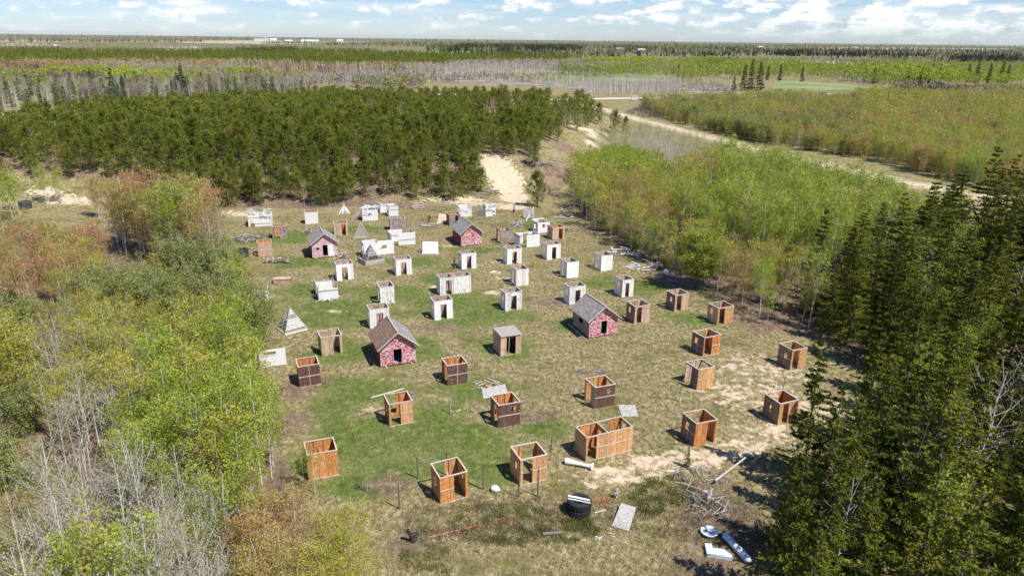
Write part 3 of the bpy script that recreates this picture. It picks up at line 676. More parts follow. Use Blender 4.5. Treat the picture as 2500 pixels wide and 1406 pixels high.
# ------------------------------------------------------------------ gabled red sheds
def shed(label, FL, FR, l, H, rise, wallm, sidem, roofs, door=None, win=None, swin=None, yaw=YAW0, tym='batten', w=None, openleaf=False, ov=.38):
    a = Vector(at(*FL)); b = Vector(at(*FR)); wd = w or (b - a).length; c, s = math.cos(yaw), math.sin(yaw)
    ctr = (a + b) / 2 + Vector((-s, c, 0)) * l / 2
    e = empty('gabled_shed', (ctr.x, ctr.y, 0), yaw); tag(e, label, 'shed')
    x0, x1, y0, y1 = -wd / 2, wd / 2, -l / 2, l / 2; zb = .16
    op = ([door] if door else []) + ([win] if win else [])
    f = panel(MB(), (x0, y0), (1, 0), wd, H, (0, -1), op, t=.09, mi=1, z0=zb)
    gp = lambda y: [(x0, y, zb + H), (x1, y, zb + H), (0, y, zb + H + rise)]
    f.prism(gp(y0), (0, .09, 0)); f.build('wall', [MT[wallm], MT['burned']], e)  # inner faces near-black: indoor shade put into the colour, walls not charred
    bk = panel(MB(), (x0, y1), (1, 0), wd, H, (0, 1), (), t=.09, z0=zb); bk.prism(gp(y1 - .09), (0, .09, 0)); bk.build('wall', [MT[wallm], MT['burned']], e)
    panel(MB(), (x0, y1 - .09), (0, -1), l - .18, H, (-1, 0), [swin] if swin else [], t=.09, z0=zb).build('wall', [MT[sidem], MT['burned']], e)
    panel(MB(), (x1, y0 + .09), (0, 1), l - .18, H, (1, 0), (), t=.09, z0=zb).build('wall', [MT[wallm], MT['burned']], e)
    MB().box(x0 + .1, x1 - .1, y0 + .1, y1 - .1, zb - .06, zb - .002).build('floor', MT['grey_wood'], e)
    k = (wd / 2 + ov) / (wd / 2)
    rf = empty('roof', (0, 0, 0)); rf.parent = e
    for sx, mn in ((-1, roofs[0]), (1, roofs[1])):
        zt = zb + H + rise; ze = zt - rise * k
        P = [(0, y0 - ov, zt + .01), (sx * wd / 2 * k, y0 - ov, ze + .01), (sx * wd / 2 * k, y0 - ov, ze + .10), (0, y0 - ov, zt + .10)]
        MB().prism(P, (0, l + 2 * ov, 0)).build('roof_slope', MT[mn], rf)
        n_ = MB().beam((sx * .03, y0 - ov - .025, zt + .04), (sx * wd / 2 * k, y0 - ov - .025, ze + .04), .03, .13); n_.build('bargeboard', MT['burned' if tym == 'dark' else tym], rf)
    MB().box(-.09, .09, y0 - ov - .01, y1 + ov, zt + .095, zt + .13).build('ridge_cap', MT['grey_wood'], rf)
    for sx in (-.36, .36):
        MB().tube([(sx * wd, y0 - .45, .09), (sx * wd, y1 + .25, .09)], [.10, .10], 9).build('skid', MT['log_wood'], e)
    for sx in (x0, x1):
        MB().box(sx - .012 if sx < 0 else sx - .07, sx + .07 if sx < 0 else sx + .012, y0 - .02, y0 - .002, zb, zb + H - .02).build('corner_board', MT[tym], e)
    if door:
        dx0, dx1 = x0 + wd * door[0], x0 + wd * door[1]; zt_ = zb + H * door[3]
        df = MB(); df.box(dx0 - .07, dx0 - .002, y0 - .025, y0 - .003, zb + .02, zt_); df.box(dx1 + .002, dx1 + .07, y0 - .025, y0 - .003, zb + .02, zt_); df.box(dx0 - .07, dx1 + .07, y0 - .025, y0 - .003, zt_ + .002, zt_ + .08)
        df.build('door_frame', MT['siding_pink' if tym == 'batten' else tym], e)
        if openleaf:
            MB().box(dx1 + .08, dx1 + .95, y0 - .075, y0 - .03, zb + .05, zt_ - .02).build('door', MT['white_plank'], e)
    if win:
        a_, b_ = x0 + wd * win[0], x0 + wd * win[1]; v0, v1 = zb + H * win[2], zb + H * win[3]
        wf = MB(); wf.box(a_ - .06, b_ + .06, y0 - .02, y0 - .003, v1 + .002, v1 + .06); wf.box(a_ - .06, b_ + .06, y0 - .02, y0 - .003, v0 - .06, v0 - .002); wf.build('window_frame', MT['batten'], e)
    if swin:
        u0, u1 = y1 - .09 - (l - .18) * swin[0], y1 - .09 - (l - .18) * swin[1]; v0, v1 = zb + H * swin[2], zb + H * swin[3]
        wf = MB(); wf.box(x0 - .03, x0 - .003, u1 - .06, u0 + .06, v1 + .002, v1 + .07); wf.box(x0 - .03, x0 - .003, u1 - .06, u0 + .06, v0 - .07, v0 - .002); wf.build('window_frame', MT['siding_faded'], e)
    return e
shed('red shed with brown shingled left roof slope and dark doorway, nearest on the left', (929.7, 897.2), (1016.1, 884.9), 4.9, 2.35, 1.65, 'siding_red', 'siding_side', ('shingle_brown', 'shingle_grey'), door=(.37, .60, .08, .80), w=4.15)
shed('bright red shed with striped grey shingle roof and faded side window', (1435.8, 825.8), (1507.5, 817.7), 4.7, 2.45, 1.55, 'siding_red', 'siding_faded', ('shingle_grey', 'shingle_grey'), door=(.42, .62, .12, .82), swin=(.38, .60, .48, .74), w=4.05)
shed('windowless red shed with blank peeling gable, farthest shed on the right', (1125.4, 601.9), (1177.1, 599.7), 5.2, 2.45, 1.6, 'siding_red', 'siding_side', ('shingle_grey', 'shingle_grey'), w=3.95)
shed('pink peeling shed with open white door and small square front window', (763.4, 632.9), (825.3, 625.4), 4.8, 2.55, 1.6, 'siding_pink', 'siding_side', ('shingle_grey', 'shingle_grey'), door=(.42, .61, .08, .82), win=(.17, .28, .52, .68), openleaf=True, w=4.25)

# ------------------------------------------------------------------ whitewashed plank cabins (roofless, broken)
def plank_wall(A, B_, H, op=(), seed=0, bh=.21, z0=.03, broken=.12, lean=0.0, t=.05):
    """boards nailed one above another between plan points A and B (local coordinates)"""
    r = random.Random(seed); mb = MB(); A = Vector((*A, 0)); B_ = Vector((*B_, 0)); L = (B_ - A).length; d = (B_ - A).normalized(); n = Vector((-d.y, d.x, 0))
    z = z0; row = 0; rows = int(H / bh)
    while row < rows:
        v = (z + bh / 2) / H; segs = [(0., 1.)]
        for o in op:
            if o[2] < v < o[3]: segs = [q for s_ in segs for q in ((s_[0], min(s_[1], o[0])), (max(s_[0], o[1]), s_[1])) if q[1] - q[0] > .03]
        for q in segs:
            a_, b_ = q
            if a_ == 0: a_ -= r.uniform(0, .02)
            if b_ == 1: b_ += r.uniform(-.01, .02)
            if row > rows * .6 and r.random() < broken:
                if r.random() < .5: continue
                b_ = a_ + (b_ - a_) * r.uniform(.3, .8)
            off = n * (lean * v + r.uniform(-.006, .006))
            P, Q = A + d * L * a_ + off, A + d * L * b_ + off; dz = r.uniform(-.018, .018)
            mb.beam((P.x, P.y, z + bh / 2 - dz), (Q.x, Q.y, z + bh / 2 + dz), t + .001 * (row % 3), bh * r.uniform(.86, .95), m=0 if r.random() < .92 else 1)
        z += bh; row += 1
    return mb
def cabin(label, FL, FR, depth, H, F=(), L=(), B=(), R=(), out='white_plank', yaw=YAW0, w=None, walls='FLBR', hs=None, seed=0, name='plank_cabin', posts=0, broken=.12, cat='plank cabin'):
    a = Vector(at(*FL)); b = Vector(at(*FR)); wd = w or (b - a).length; c, s = math.cos(yaw), math.sin(yaw)
    ctr = (a + b) / 2 + Vector((-s, c, 0)) * depth / 2
    e = empty(name, (ctr.x, ctr.y, 0), yaw); tag(e, label, cat)
    x0, x1, y0, y1 = -wd / 2, wd / 2, -depth / 2, depth / 2; hs = hs or {}
    ms = [MT[out], MT['grey_plank']]; g_ = .03
    if 'F' in walls: plank_wall((x0, y0), (x1, y0), hs.get('F', H), F, seed + 1, broken=broken).build('wall', ms, e)
    if 'B' in walls: plank_wall((x0, y1), (x1, y1), hs.get('B', H), B, seed + 2, broken=broken).build('wall', ms, e)
    if 'L' in walls: plank_wall((x0, y1 - .06), (x0, y0 + .06), hs.get('L', H), L, seed + 3, broken=broken).build('wall', ms, e)
    if 'R' in walls: plank_wall((x1, y0 + .06), (x1, y1 - .06), hs.get('R', H), R, seed + 4, broken=broken).build('wall', ms, e)
    r = random.Random(seed)
    for px_, py_ in ((x0 + .09, y0 + .09), (x1 - .09, y0 + .09), (x0 + .09, y1 - .09), (x1 - .09, y1 - .09)):
        MB().beam((px_, py_, 0), (px_ + r.uniform(-.05, .05), py_, H + posts * r.uniform(.4, 1.0)), .1, .1).build('post', MT['grey_wood'], e)
    for o, wl in ((o, 'F') for o in F if o[2] > .1):
        mb = MB(); X0, X1 = x0 + wd * o[0], x0 + wd * o[1]; Z0, Z1 = H * o[2], H * o[3]
        mb.box(X0 - .08, X1 + .08, y0 - .06, y0 - .03, Z1, Z1 + .09); mb.box(X0 - .08, X1 + .08, y0 - .06, y0 - .03, Z0 - .09, Z0); mb.box(X0 - .08, X0, y0 - .06, y0 - .03, Z0 + .002, Z1 - .002); mb.box(X1, X1 + .08, y0 - .06, y0 - .03, Z0 + .002, Z1 - .002)
        mb.build('window_frame', MT['white_plank'], e)
    return e
def jumble(parent, n, box, seed, L=(1.2, 2.4), name='fallen_plank', mats=('grey_wood', 'white_plank'), steep=.5, wdt=.14):
    r = random.Random(seed); x0, x1, y0, y1, z0, z1 = box
    for i in range(n):
        a_ = Vector((r.uniform(x0, x1), r.uniform(y0, y1), r.uniform(z0, z1))); an = r.uniform(0, 2 * PI); l_ = r.uniform(*L); p = r.uniform(-steep, steep)
        d = Vector((math.cos(an) * math.cos(p), math.sin(an) * math.cos(p), math.sin(p))) * l_ / 2
        q0, q1 = a_ - d, a_ + d
        q0.z = max(q0.z, .05); q1.z = max(q1.z, .05)
        MB().beam(q0, q1, wdt * r.uniform(.7, 1.2), .03, roll=r.uniform(-.6, .6)).build(name, MT[r.choice(mats)], parent)
c1_ = cabin('white plank cabin with broken roof boards and tall posts, by the pine edge', (608, 555), (662.4, 551.5), 3.2, 2.4, F=[(.07, .27, 0, .55)], seed=11, w=4.3, posts=1.3, broken=.2, yaw=math.radians(14))
jumble(c1_, 22, (-1.9, 1.9, -1.2, 1.4, 2.2, 3.0), 5, (1.2, 2.6), steep=.8)
c2_ = cabin('white plank cabin with ragged front hole and caved-in roof boards', (887.1, 540), (921.6, 538.9), 2.8, 2.5, F=[(.36, .62, .45, .66)], seed=21, w=3.1, yaw=math.radians(12), broken=.05)
jumble(c2_, 20, (-1.3, 1.6, -1.0, 1.4, 2.3, 2.75), 6, (1.2, 2.4), steep=.35)
cabin('small white plank cabin with one framed window next to the caved-in cabin', (950.6, 530), (972.4, 527.4), 2.3, 2.5, F=[(.15, .46, .55, .82)], L=[(.3, .7, .5, .8)], seed=31, w=2.0, broken=.02)
cabin('white plank wall remains behind the caved-in cabin', (930, 521), (944, 518), 2.0, 2.0, seed=33, walls='FL', w=1.5, out='white_plank')
cabin('white plank cabin with open left front and loose top beam', (957.8, 601.5), (1011.7, 596.4), 2.9, 2.5, F=[(.0, .30, 0, 1)], B=[(.62, 1, .0, 1)], seed=41, w=4.5, broken=.04)
e_ = cabin('long white plank cabin with two square windows behind the fenced pyramid', (892, 630.5), (924.5, 627), 2.4, 2.55, F=[(.44, .70, .45, .70)], L=[(.4, .7, .45, .75)], seed=51, w=2.7, walls='FLB', broken=.02)
cw = plank_wall((1.32, -.1), (4.1, -.1), 2.55, [(.26, .55, .42, .70)], 55, broken=.02); cw.build('wall', [MT['white_plank'], MT['grey_plank']], e_)
plank_wall((4.12, -.04), (4.12, 1.6), 2.4, (), 56).build('wall', [MT['white_plank'], MT['grey_plank']], e_)
f_ = cabin('low white open plank cabin with leaning corner poles, on the greenest grass', (778.3, 735.5), (827.4, 728), 4.2, 1.75, seed=61, w=2.8, hs={'L': 1.95, 'B': 1.7, 'F': 1.7}, L=[(.40, .56, .2, 1)], walls='FLB', posts=.9, broken=.08)
jumble(f_, 7, (-1.2, 1.2, -2.3, -1.9, .1, .5), 8, (1.6, 2.6), steep=.12)
cabin('white plank cabin with a dark square window at the foot of the sand slope', (1122, 530), (1151, 529), 2.6, 2.25, F=[(.36, .62, .42, .74)], L=[(.3, .6, .4, .8)], seed=71, w=2.6, broken=.02, yaw=math.radians(16))
h_ = cabin('tall broken white plank cabin, right one of the beam-linked pair', (1186, 530), (1202, 527.8), 1.6, 2.9, F=[(.3, .45, .5, .62), (.6, .8, .78, .9)], seed=81, w=1.6, broken=.12)
plank_wall((.85, .5), (1.95, .5), 2.6, [(.2, .8, .2, .3), (.25, .7, .62, .75)], 83).build('wall', [MT['white_plank'], MT['grey_plank']], h_)
plank_wall((1.97, .5), (1.97, 2.0), 2.6, (), 84).build('wall', [MT['grey_plank'], MT['grey_plank']], h_)
plank_wall((-.85, -.7), (-2.3, .6), 1.4, (), 85).build('wall', [MT['grey_plank'], MT['grey_plank']], h_)
a_ = Vector(at(1149, 528)); b_ = Vector(at(1188, 526)); ctr = (a_ + b_) / 2
tag(MB().beam((a_.x - ctr.x, a_.y - ctr.y, 2.42), (b_.x - ctr.x, b_.y - ctr.y, 2.75), .1, .14).build('beam', MT['white_plank'], loc=(ctr.x, ctr.y, 0)), 'pale beam spanning from the window cabin to the tall broken cabin', 'beam')
cabin('white plank cabin open at the left front corner, in front of the weathered brown hut', (1268.4, 606.3), (1318, 601.5), 2.9, 2.5, F=[(.0, .34, 0, 1)], B=[(.45, .72, .0, .82)], L=[(.0, .02, 0, .1)], seed=91, w=3.9, hs={'B': 2.3}, broken=.03)
cabin('white plank cabin with small dark window behind the pale pink hut', (1313.2, 570), (1341, 567.5), 2.8, 2.1, F=[(.38, .6, .55, .85)], L=[(.3, .62, .35, .75)], seed=101, w=2.5, hs={'B': 2.4}, B=[(.55, .9, .45, .9)], broken=.03)

# free panels, pyramids, leaning things
def at3(px, py): return Vector(at(px, py))
k_ = cabin('white plank wall panel with a slot window, leaning at the left trees', (640.5, 897), (696, 890.5), .5, 2.1, F=[(.18, .64, .72, .9)], seed=111, w=2.85, walls='F', broken=.04, name='wall_panel', cat='wall panel')
l_ = cabin('collapsed grey and white plank frame half hidden by willows at the left edge', (629, 738), (655, 735), 3.0, 1.7, seed=121, w=1.7, walls='FR', posts=.5, broken=.4, name='collapsed_frame', cat='ruin')
jumble(l_, 14, (-.9, .9, -1.6, 1.4, .1, .5), 9, (.8, 1.8), steep=.3)

def pyramid(label, ctr_px, side, h, yaw, mat, seed, openface=1, fence=False, rows=12, faces=4):
    c0 = at3(*ctr_px); e = empty('plank_pyramid', (c0.x, c0.y, 0), yaw); tag(e, label, 'plank pyramid'); r = random.Random(seed)
    cs = [Vector((side / 2 * sx, side / 2 * sy, 0)) for sx, sy in ((-1, -1), (1, -1), (1, 1), (-1, 1))]; ap = Vector((0, 0, h))
    for p in cs: MB().tube([p, ap + (ap - p) * .05], [.06, .045], 6).build('corner_pole', MT['grey_wood'], e)
    for f in range(4):
        A, B_ = cs[f], cs[(f + 1) % 4]; mb = MB(); mid_n = ((A + B_) / 2).normalized() * .05
        for i in range(rows):
            u = (i + .5) / rows
            if f == openface and (.06 < u < .52 or u > .78) : 
                if r.random() < .88: continue
            if r.random() < .06: continue
            P, Q = A.lerp(ap, u) + mid_n, B_.lerp(ap, u) + mid_n
            if (P - Q).length < .12: continue
            if f == openface and r.random() < .3: Q = P.lerp(Q, r.uniform(.4, .8))
            mb.beam(P + Vector((0, 0, r.uniform(-.03, .03))), Q + Vector((0, 0, r.uniform(-.03, .03))), h / rows * .86, .03, m=0 if r.random() < .8 else 1,
                    roll=math.pi / 2 - math.atan2(h, side / 2) * 1 if False else math.pi / 2)
        mb.build('plank_face', [MT[mat], MT['grey_plank']], e)
    if fence:
        for f in range(2 if f else 2):
            pass
        q = side * .62
        for (A, B_) in (((-q, -q), (q, -q)), ((q, -q), (q, q)), ((-q, q), (-q, -q))):
            mb = MB()
            for i in range(5):
                mb.tube([(A[0] * 1.0, A[1], .09 + .17 * i), (B_[0], B_[1], .09 + .17 * i + r.uniform(-.02, .02))], [.075, .06], 7)
            mb.build('log_rail_wall', MT['log_wood'], e)
        for sx, sy in ((-1, -1), (1, -1), (1, 1)):
            MB().tube([(sx * q, sy * q + .02, 0), (sx * q, sy * q + .02, 1.15)], [.07, .06], 7).build('fence_post', MT['grey_wood'], e)
    return e
pyramid('white plank pyramid with a gaping hole in its left face, by the left trees', (712, 803), 3.1, 2.9, math.radians(40), 'white_plank', 3, openface=3)
pyramid('grey plank pyramid inside a low log fence', (906, 640), 2.7, 3.1, math.radians(35), 'grey_plank', 4, openface=0, fence=True)
# A-frame
c0 = at3(882, 582); e = empty('plank_triangle', (c0.x, c0.y, 0), math.radians(5)); tag(e, 'narrow grey triangular plank frame with an open tip', 'a-frame')
mb = MB(); W2, Ht = 1.55, 2.95
for i in range(11):
    u = (i + .5) / 15; z = u * Ht; x = W2 * (1 - u)
    mb.beam((-x, 0 + z * .12, z), (x, z * .12, z), .03, .17, m=1 if i > 1 else 0)
mb.build('plank_face', [MT['batten'], MT['grey_plank']], e)
for sx in (-1, 1):
    MB().beam((sx * W2, -.04, 0), (0, -.04 + Ht * .12, Ht), .09, .1).build('frame_pole', MT['batten'], e)
    MB().beam((sx * W2, 1.6, 0), (0, Ht * .12 + .3, Ht - .05), .08, .08).build('frame_pole', MT['grey_wood'], e)
MB().beam((-W2, -.06, .08), (W2, -.06, .08), .04, .16).build('sill', MT['grey_wood'], e)

def flat_sheet(name, label, cat, pts, t=.05, mat='sheet_grey', z=.02, zs=None):
    P = [at3(*p) for p in pts]; c = sum(P, Vector()) / len(P); zs = zs or [z] * len(P)
    o = MB().prism([(p.x - c.x, p.y - c.y, q) for p, q in zip(P, zs)], (0, 0, t)).build(name, MT[mat], loc=(c.x, c.y, 0)); tag(o, label, cat); return o
flat_sheet('plywood_sheet', 'white plywood sheet lying between the debris heap and the windowed brown hut', 'plywood sheet', [(1176, 951), (1233, 944), (1240, 966), (1180, 974)], mat='sheet_grey', zs=[.05, .3, .18, .02])
flat_sheet('plywood_sheet', 'light grey square sheet lying right of the dark hut with beige side', 'plywood sheet', [(1509, 989), (1550, 989), (1558, 1017), (1518, 1018)])
flat_sheet('concrete_slab', 'tilted rough grey slab right of the big black tyres', 'slab', [(1516, 1240), (1552, 1251), (1535, 1298), (1493, 1285)], t=.07, mat='sheet_grey', zs=[.45, .45, .02, .02])
flat_sheet('plywood_sheet', 'faded pink sheet lying behind the fallen beams near the brown hut', 'plywood sheet', [(1066, 548), (1072, 527), (1092, 530), (1090, 545)], mat='pink_ply', zs=[.1, .5, .5, .2])
flat_sheet('plywood_sheet', 'grey board leaning against the caved-in white cabin', 'board', [(860, 533), (874, 536), (884, 522), (880, 517)], mat='weathered', zs=[.02, .02, 1.3, 1.3])
lb = empty('sloping_board', at3(1052, 617)); tag(lb, 'smooth white board sloping on a heap of sticks', 'board')
MB().prism([(-1.4, -.5, .15), (1.35, -.5, .15), (1.2, .7, 1.75), (-1.5, .7, 1.75)], (0, .06, .04)).build('panel', MT['white_plastic'], lb)
MB().box(-1.5, 1.45, -.85, -.52, 0, .16).build('sill', MT['white_plank'], lb)
jumble(lb, 14, (-2.2, -1.5, -.2, .6, .1, .8), 77, (.7, 1.3), name='stick', mats=('log_wood', 'log_dark'), wdt=.07, steep=.9)
tb = empty('plank_chest', at3(690, 690), math.radians(8)); tag(tb, 'low pinkish plank box with a wide lid near the left trees', 'box')
mb = MB()
for i in range(3): mb.box(-1.25, 1.25, -.55, -.5, .05 + .22 * i, .24 + .22 * i)
mb.build('front', MT['pink_ply'], tb)
MB().box(-1.25, -1.2, -.49, .5, .05, .68).build('side', MT['brown_grey'], tb); MB().box(1.2, 1.25, -.49, .5, .05, .68).build('side', MT['brown_grey'], tb)
MB().box(-1.35, 1.32, -.62, .65, .70, .76).build('lid', MT['tan_ply'], tb)

def heap(name, label, cat, px, n, r0, h, seed, L=(1.2, 2.6), rad=(.04, .09), mats=('log_wood', 'log_dark'), mode='jumble', part='log', yaw=0., sx=1.0):
    c0 = at3(*px); e = empty(name, (c0.x, c0.y, c0.z), yaw); tag(e, label, cat); r = random.Random(seed)
    for i in range(n):
        an = r.uniform(0, 2 * PI); rr = r0 * math.sqrt(r.random()); x, y = rr * math.cos(an) * sx, rr * math.sin(an)
        l_ = r.uniform(*L); q = r.uniform(*rad)
        if mode == 'jumble':
            z = h * (1 - rr / r0) * r.uniform(.3, 1.) + q; yw = r.uniform(0, PI); p = r.uniform(-.45, .45)
        elif mode == 'stack':
            yw = r.uniform(-.09, .09); p = r.uniform(-.04, .04); z = q + h * (1 - (rr / r0) ** 2) * r.random(); x *= .25
        elif mode == 'tepee':
            an = 2 * PI * i / n; bx_, by_ = r0 * math.cos(an), r0 * math.sin(an); tx, ty = -bx_ * .12, -by_ * .12
            MB().tube([(bx_, by_, 0), (tx, ty, h * r.uniform(.9, 1.1))], [q, q * .7], 6).build(part, MT[r.choice(mats)], e); continue
        elif mode == 'wood':      # short billets across
            x = (i / n - .5) * 2 * r0; y = 0; yw = PI / 2 + r.uniform(-.25, .25); p = r.uniform(-.5, .5); z = h * (1 - (x / r0) ** 2) * r.uniform(.3, 1) + q
        d = Vector((math.cos(yw) * math.cos(p), math.sin(yw) * math.cos(p), math.sin(p))) * l_ / 2; c = Vector((x, y, z))
        a, b = c - d, c + d; a.z = max(a.z, q); b.z = max(b.z, q)
        k = (a + b) / 2 + Vector((r.uniform(-.04, .04), r.uniform(-.04, .04), r.uniform(0, .04)))
        MB().tube([a, k, b], [q, q * .95, q * .75], 6).build(part, MT[r.choice(mats)], e)
    return e
heap('stick_heap', 'tangled heap of pale sticks behind the black tyres', 'stick heap', (598, 585), 60, 2.3, 1.3, 1, (1.4, 3.0), (.04, .08), part='stick')
heap('firewood_pile', 'long low pile of short grey billets left of the pink shed', 'firewood pile', (676, 641), 46, 2.3, .75, 2, (.9, 1.3), (.06, .1), mode='wood', part='billet')
heap('log_pile', 'stack of split logs with an upright stick beside the pink shed', 'log pile', (842, 628), 34, .9, 1.1, 3, (.5, 1.1), (.05, .09), part='log')
heap('plank_heap', 'small heap of grey planks behind the pink shed', 'plank heap', (756, 566), 24, 1.5, 1.0, 4, (1., 2.), (.04, .08), part='plank')
heap('stick_tepee', 'tepee of white sticks at the pine edge', 'stick tepee', (841, 521), 26, 1.2, 2.0, 5, (2, 2.2), (.05, .09), mats=('white_plank', 'log_wood'), mode='tepee', part='stick')
heap('log_bundle', 'bundle of pinkish split logs high on the right of the cabins', 'log bundle', (1019, 508), 34, 1.1, 1.2, 6, (2.0, 3.0), (.07, .12), mats=('log_wood', 'pink_ply', 'log_dark'), mode='stack', yaw=.3)
heap('log_bundle', 'low stack of grey logs beside the small green pine bush', 'log bundle', (1048, 552), 22, .8, .7, 7, (3.0, 3.8), (.07, .11), mats=('log_dark', 'log_wood'), mode='stack', yaw=-.1)
heap('branch_heap', 'grey branches of a fallen tree behind the caved-in cabin', 'branch heap', (918, 505), 46, 3.2, 1.9, 8, (1.2, 3.2), (.02, .06), mats=('log_dark', 'log_wood'), part='branch')
heap('log_crib', 'half fallen crib of grey logs with a leaning pole', 'log crib', (1264, 551), 34, 1.6, 1.5, 9, (1.2, 2.4), (.05, .09), mats=('log_wood', 'grey_wood', 'log_dark'), part='log')
heap('plank_heap', 'heap of pale boards at the wood edge right of the sand slope', 'plank heap', (1376, 520), 16, 2.2, .9, 10, (1.4, 3.2), (.05, .09), mats=('tan_ply', 'white_plank', 'log_wood'), part='plank')
heap('plank_heap', 'thin pale boards lying at the shaded wood edge below the larger board heap', 'plank heap', (1383, 534), 10, 2.0, .4, 11, (1.4, 2.8), (.05, .08), mats=('white_plank', 'log_wood'), part='plank')
heap('stick_heap', 'low stick heap right of the pale pink hut', 'stick heap', (1391, 562), 26, 1.3, .7, 12, (.9, 1.8), (.04, .07), part='stick')
heap('stick_heap', 'wide heap of white sticks with a reddish board at the right wood edge', 'stick heap', (1528, 617), 46, 2.6, 1.1, 13, (1.2, 3.2), (.04, .08), mats=('log_wood', 'white_plank', 'log_dark'), part='stick')
heap('stick_heap', 'crisscross heap of white poles before the white pipe', 'stick heap', (1590, 654), 44, 2.6, .9, 14, (1.5, 3.4), (.03, .07), mats=('white_plank', 'log_wood', 'grey_wood'), part='stick', sx=1.5)
heap('pole_stack', 'long stack of dark grey poles by the bright round willow', 'pole stack', (1680, 694), 34, 1.3, .8, 15, (5., 7.5), (.04, .07), mats=('log_dark', 'grey_wood', 'log_dark'), mode='stack', part='pole', yaw=-.62)
heap('branch_heap', 'dark branch heap in the spruce shade at the lower right', 'branch heap', (1728, 1240), 80, 1.9, 1.1, 16, (.8, 2.0), (.015, .035), mats=('log_dark', 'log_wood', 'burned'), part='branch')
heap('branch_heap', 'pale twig heap beside the sandy track at the lower right', 'branch heap', (1712, 1168), 60, 1.8, .8, 17, (.8, 2.0), (.012, .03), mats=('log_wood', 'log_dark'), part='branch', sx=1.4)
heap('branch_heap', 'twig heap behind the dark hut with beige side', 'branch heap', (1448, 909), 40, 1.5, .4, 18, (.5, 1.5), (.012, .028), mats=('log_dark', 'log_wood'), part='branch', sx=1.5)
heap('branch_heap', 'brown twig heap behind the hut with the loose timber', 'branch heap', (993, 970), 34, 1.0, .8, 19, (.5, 1.3), (.012, .028), mats=('log_dark', 'log_wood'), part='branch')
heap('debris_heap', 'heap of splintered orange wood behind the white plywood sheet', 'debris heap', (1190, 940), 44, 1.1, .35, 20, (.3, 1.2), (.02, .06), mats=('rotten_orange', 'log_wood', 'batten'), part='splinter', sx=1.4)
heap('branch_heap', 'flattened grey twigs on the grass uphill of the red shed with striped roof', 'branch heap', (1350, 742), 40, 2.2, .3, 21, (.6, 1.6), (.012, .03), mats=('log_dark', 'log_wood'), part='branch', sx=1.4)
heap('fallen_logs', 'dark fallen trunks on the slope beside the sand', 'fallen logs', (1180, 470), 12, 3.2, .4, 22, (4, 7.), (.07, .13), mats=('log_dark', 'grey_wood'), mode='stack', part='log', yaw=-.45)
heap('fallen_logs', 'fallen grey trunks on the shaded slope right of the sand', 'fallen logs', (1330, 400), 14, 6., .4, 23, (4, 8.), (.07, .13), mats=('log_dark', 'grey_wood'), mode='stack', part='log', yaw=-.8)
heap('fallen_logs', 'brush pile under the birch clump at the left track', 'branch heap', (245, 545), 40, 3.5, .8, 24, (1.2, 3.2), (.03, .06), mats=('log_wood', 'log_dark'), part='branch', sx=1.8)
heap('splinter_heap', 'scattered pale splinters on the dry grass below the tilted slab', 'splinters', (1475, 1312), 9, .7, .03, 25, (.2, .7), (.015, .04), mats=('white_ply', 'batten'), part='splinter')

def log(name, label, cat, p0, p1, z0, z1, r0, r1, mat, n=8):
    a, b = at3(*p0), at3(*p1); c = (a + b) / 2; a, b = a - c, b - c; a.z, b.z = z0, z1
    k = (a + b) / 2 + Vector((.03, -.02, .03))
    o = MB().tube([a, k, b], [r0, (r0 + r1) / 2, r1], n).build(name, MT[mat], loc=(c.x, c.y, 0)); tag(o, label, cat); return o
log('fallen_log', 'bare pale trunk raised over the brush at the lower right', 'fallen trunk', (1745, 1185), (1815, 1150), .5, 1.4, .11, .08, 'log_wood')
log('timber', 'long pale timber lying along the faded side of the striped-roof shed', 'timber', (1388, 792), (1432, 832), .06, .06, .07, .07, 'batten', 4)
log('timber', 'long thin timber lying beside the roofed box hut', 'timber', (1192, 850), (1232, 889), .05, .05, .06, .06, 'batten', 4)
log('timber', 'grey rotten timber beside the debris heap', 'timber', (1190, 925), (1222, 944), .1, .12, .1, .08, 'grey_wood', 6)
log('timber', 'slanting white pole near the half fallen log crib', 'pole', (1284, 541), (1303, 524), .1, 1.6, .07, .06, 'white_plank', 5)
log('timber', 'rotten orange log crumbling on the dry grass, left of the big black tyres', 'rotten log', (1050, 1312), (1165, 1283), .05, .03, .07, .05, 'rotten_orange')
heap('debris_heap', 'brown splinters and twigs strewn along the crumbling orange log', 'debris heap', (1085, 1305), 70, 1.1, .14, 26, (.15, .6), (.012, .03), mats=('log_dark', 'rotten_orange', 'log_dark', 'log_wood'), part='splinter', sx=2.2)
heap('debris_heap', 'small reddish splinter heap between the rotten log and the tyres', 'debris heap', (1228, 1271), 26, .8, .1, 27, (.2, .7), (.01, .03), mats=('rotten_orange', 'log_dark'), part='splinter', sx=1.6)
log('timber', 'short frayed grey log on the foreground grass', 'rotten log', (1325, 1306), (1372, 1302), .12, .10, .14, .10, 'log_dark')
log('timber', 'small white stick near the red soil patch', 'stick', (1452, 1252), (1478, 1246), .05, .07, .05, .04, 'white_plank', 5)
o = log('timber', 'loose pale timber resting on the back rail of the orange hut', 'timber', (912, 975), (990, 957), 2.53, 2.53, .07, .07, 'batten', 4)
q0, q1 = plane(912, 969, 2.53), plane(980, 950, 2.53); o.location = ((q0[0] + q1[0]) / 2, (q0[1] + q1[1]) / 2, 0)
o.location.z = 0; o.rotation_euler.z = math.atan2(q1[1] - q0[1], q1[0] - q0[0]) - math.atan2(at3(990, 957).y - at3(912, 975).y, at3(990, 957).x - at3(912, 975).x)

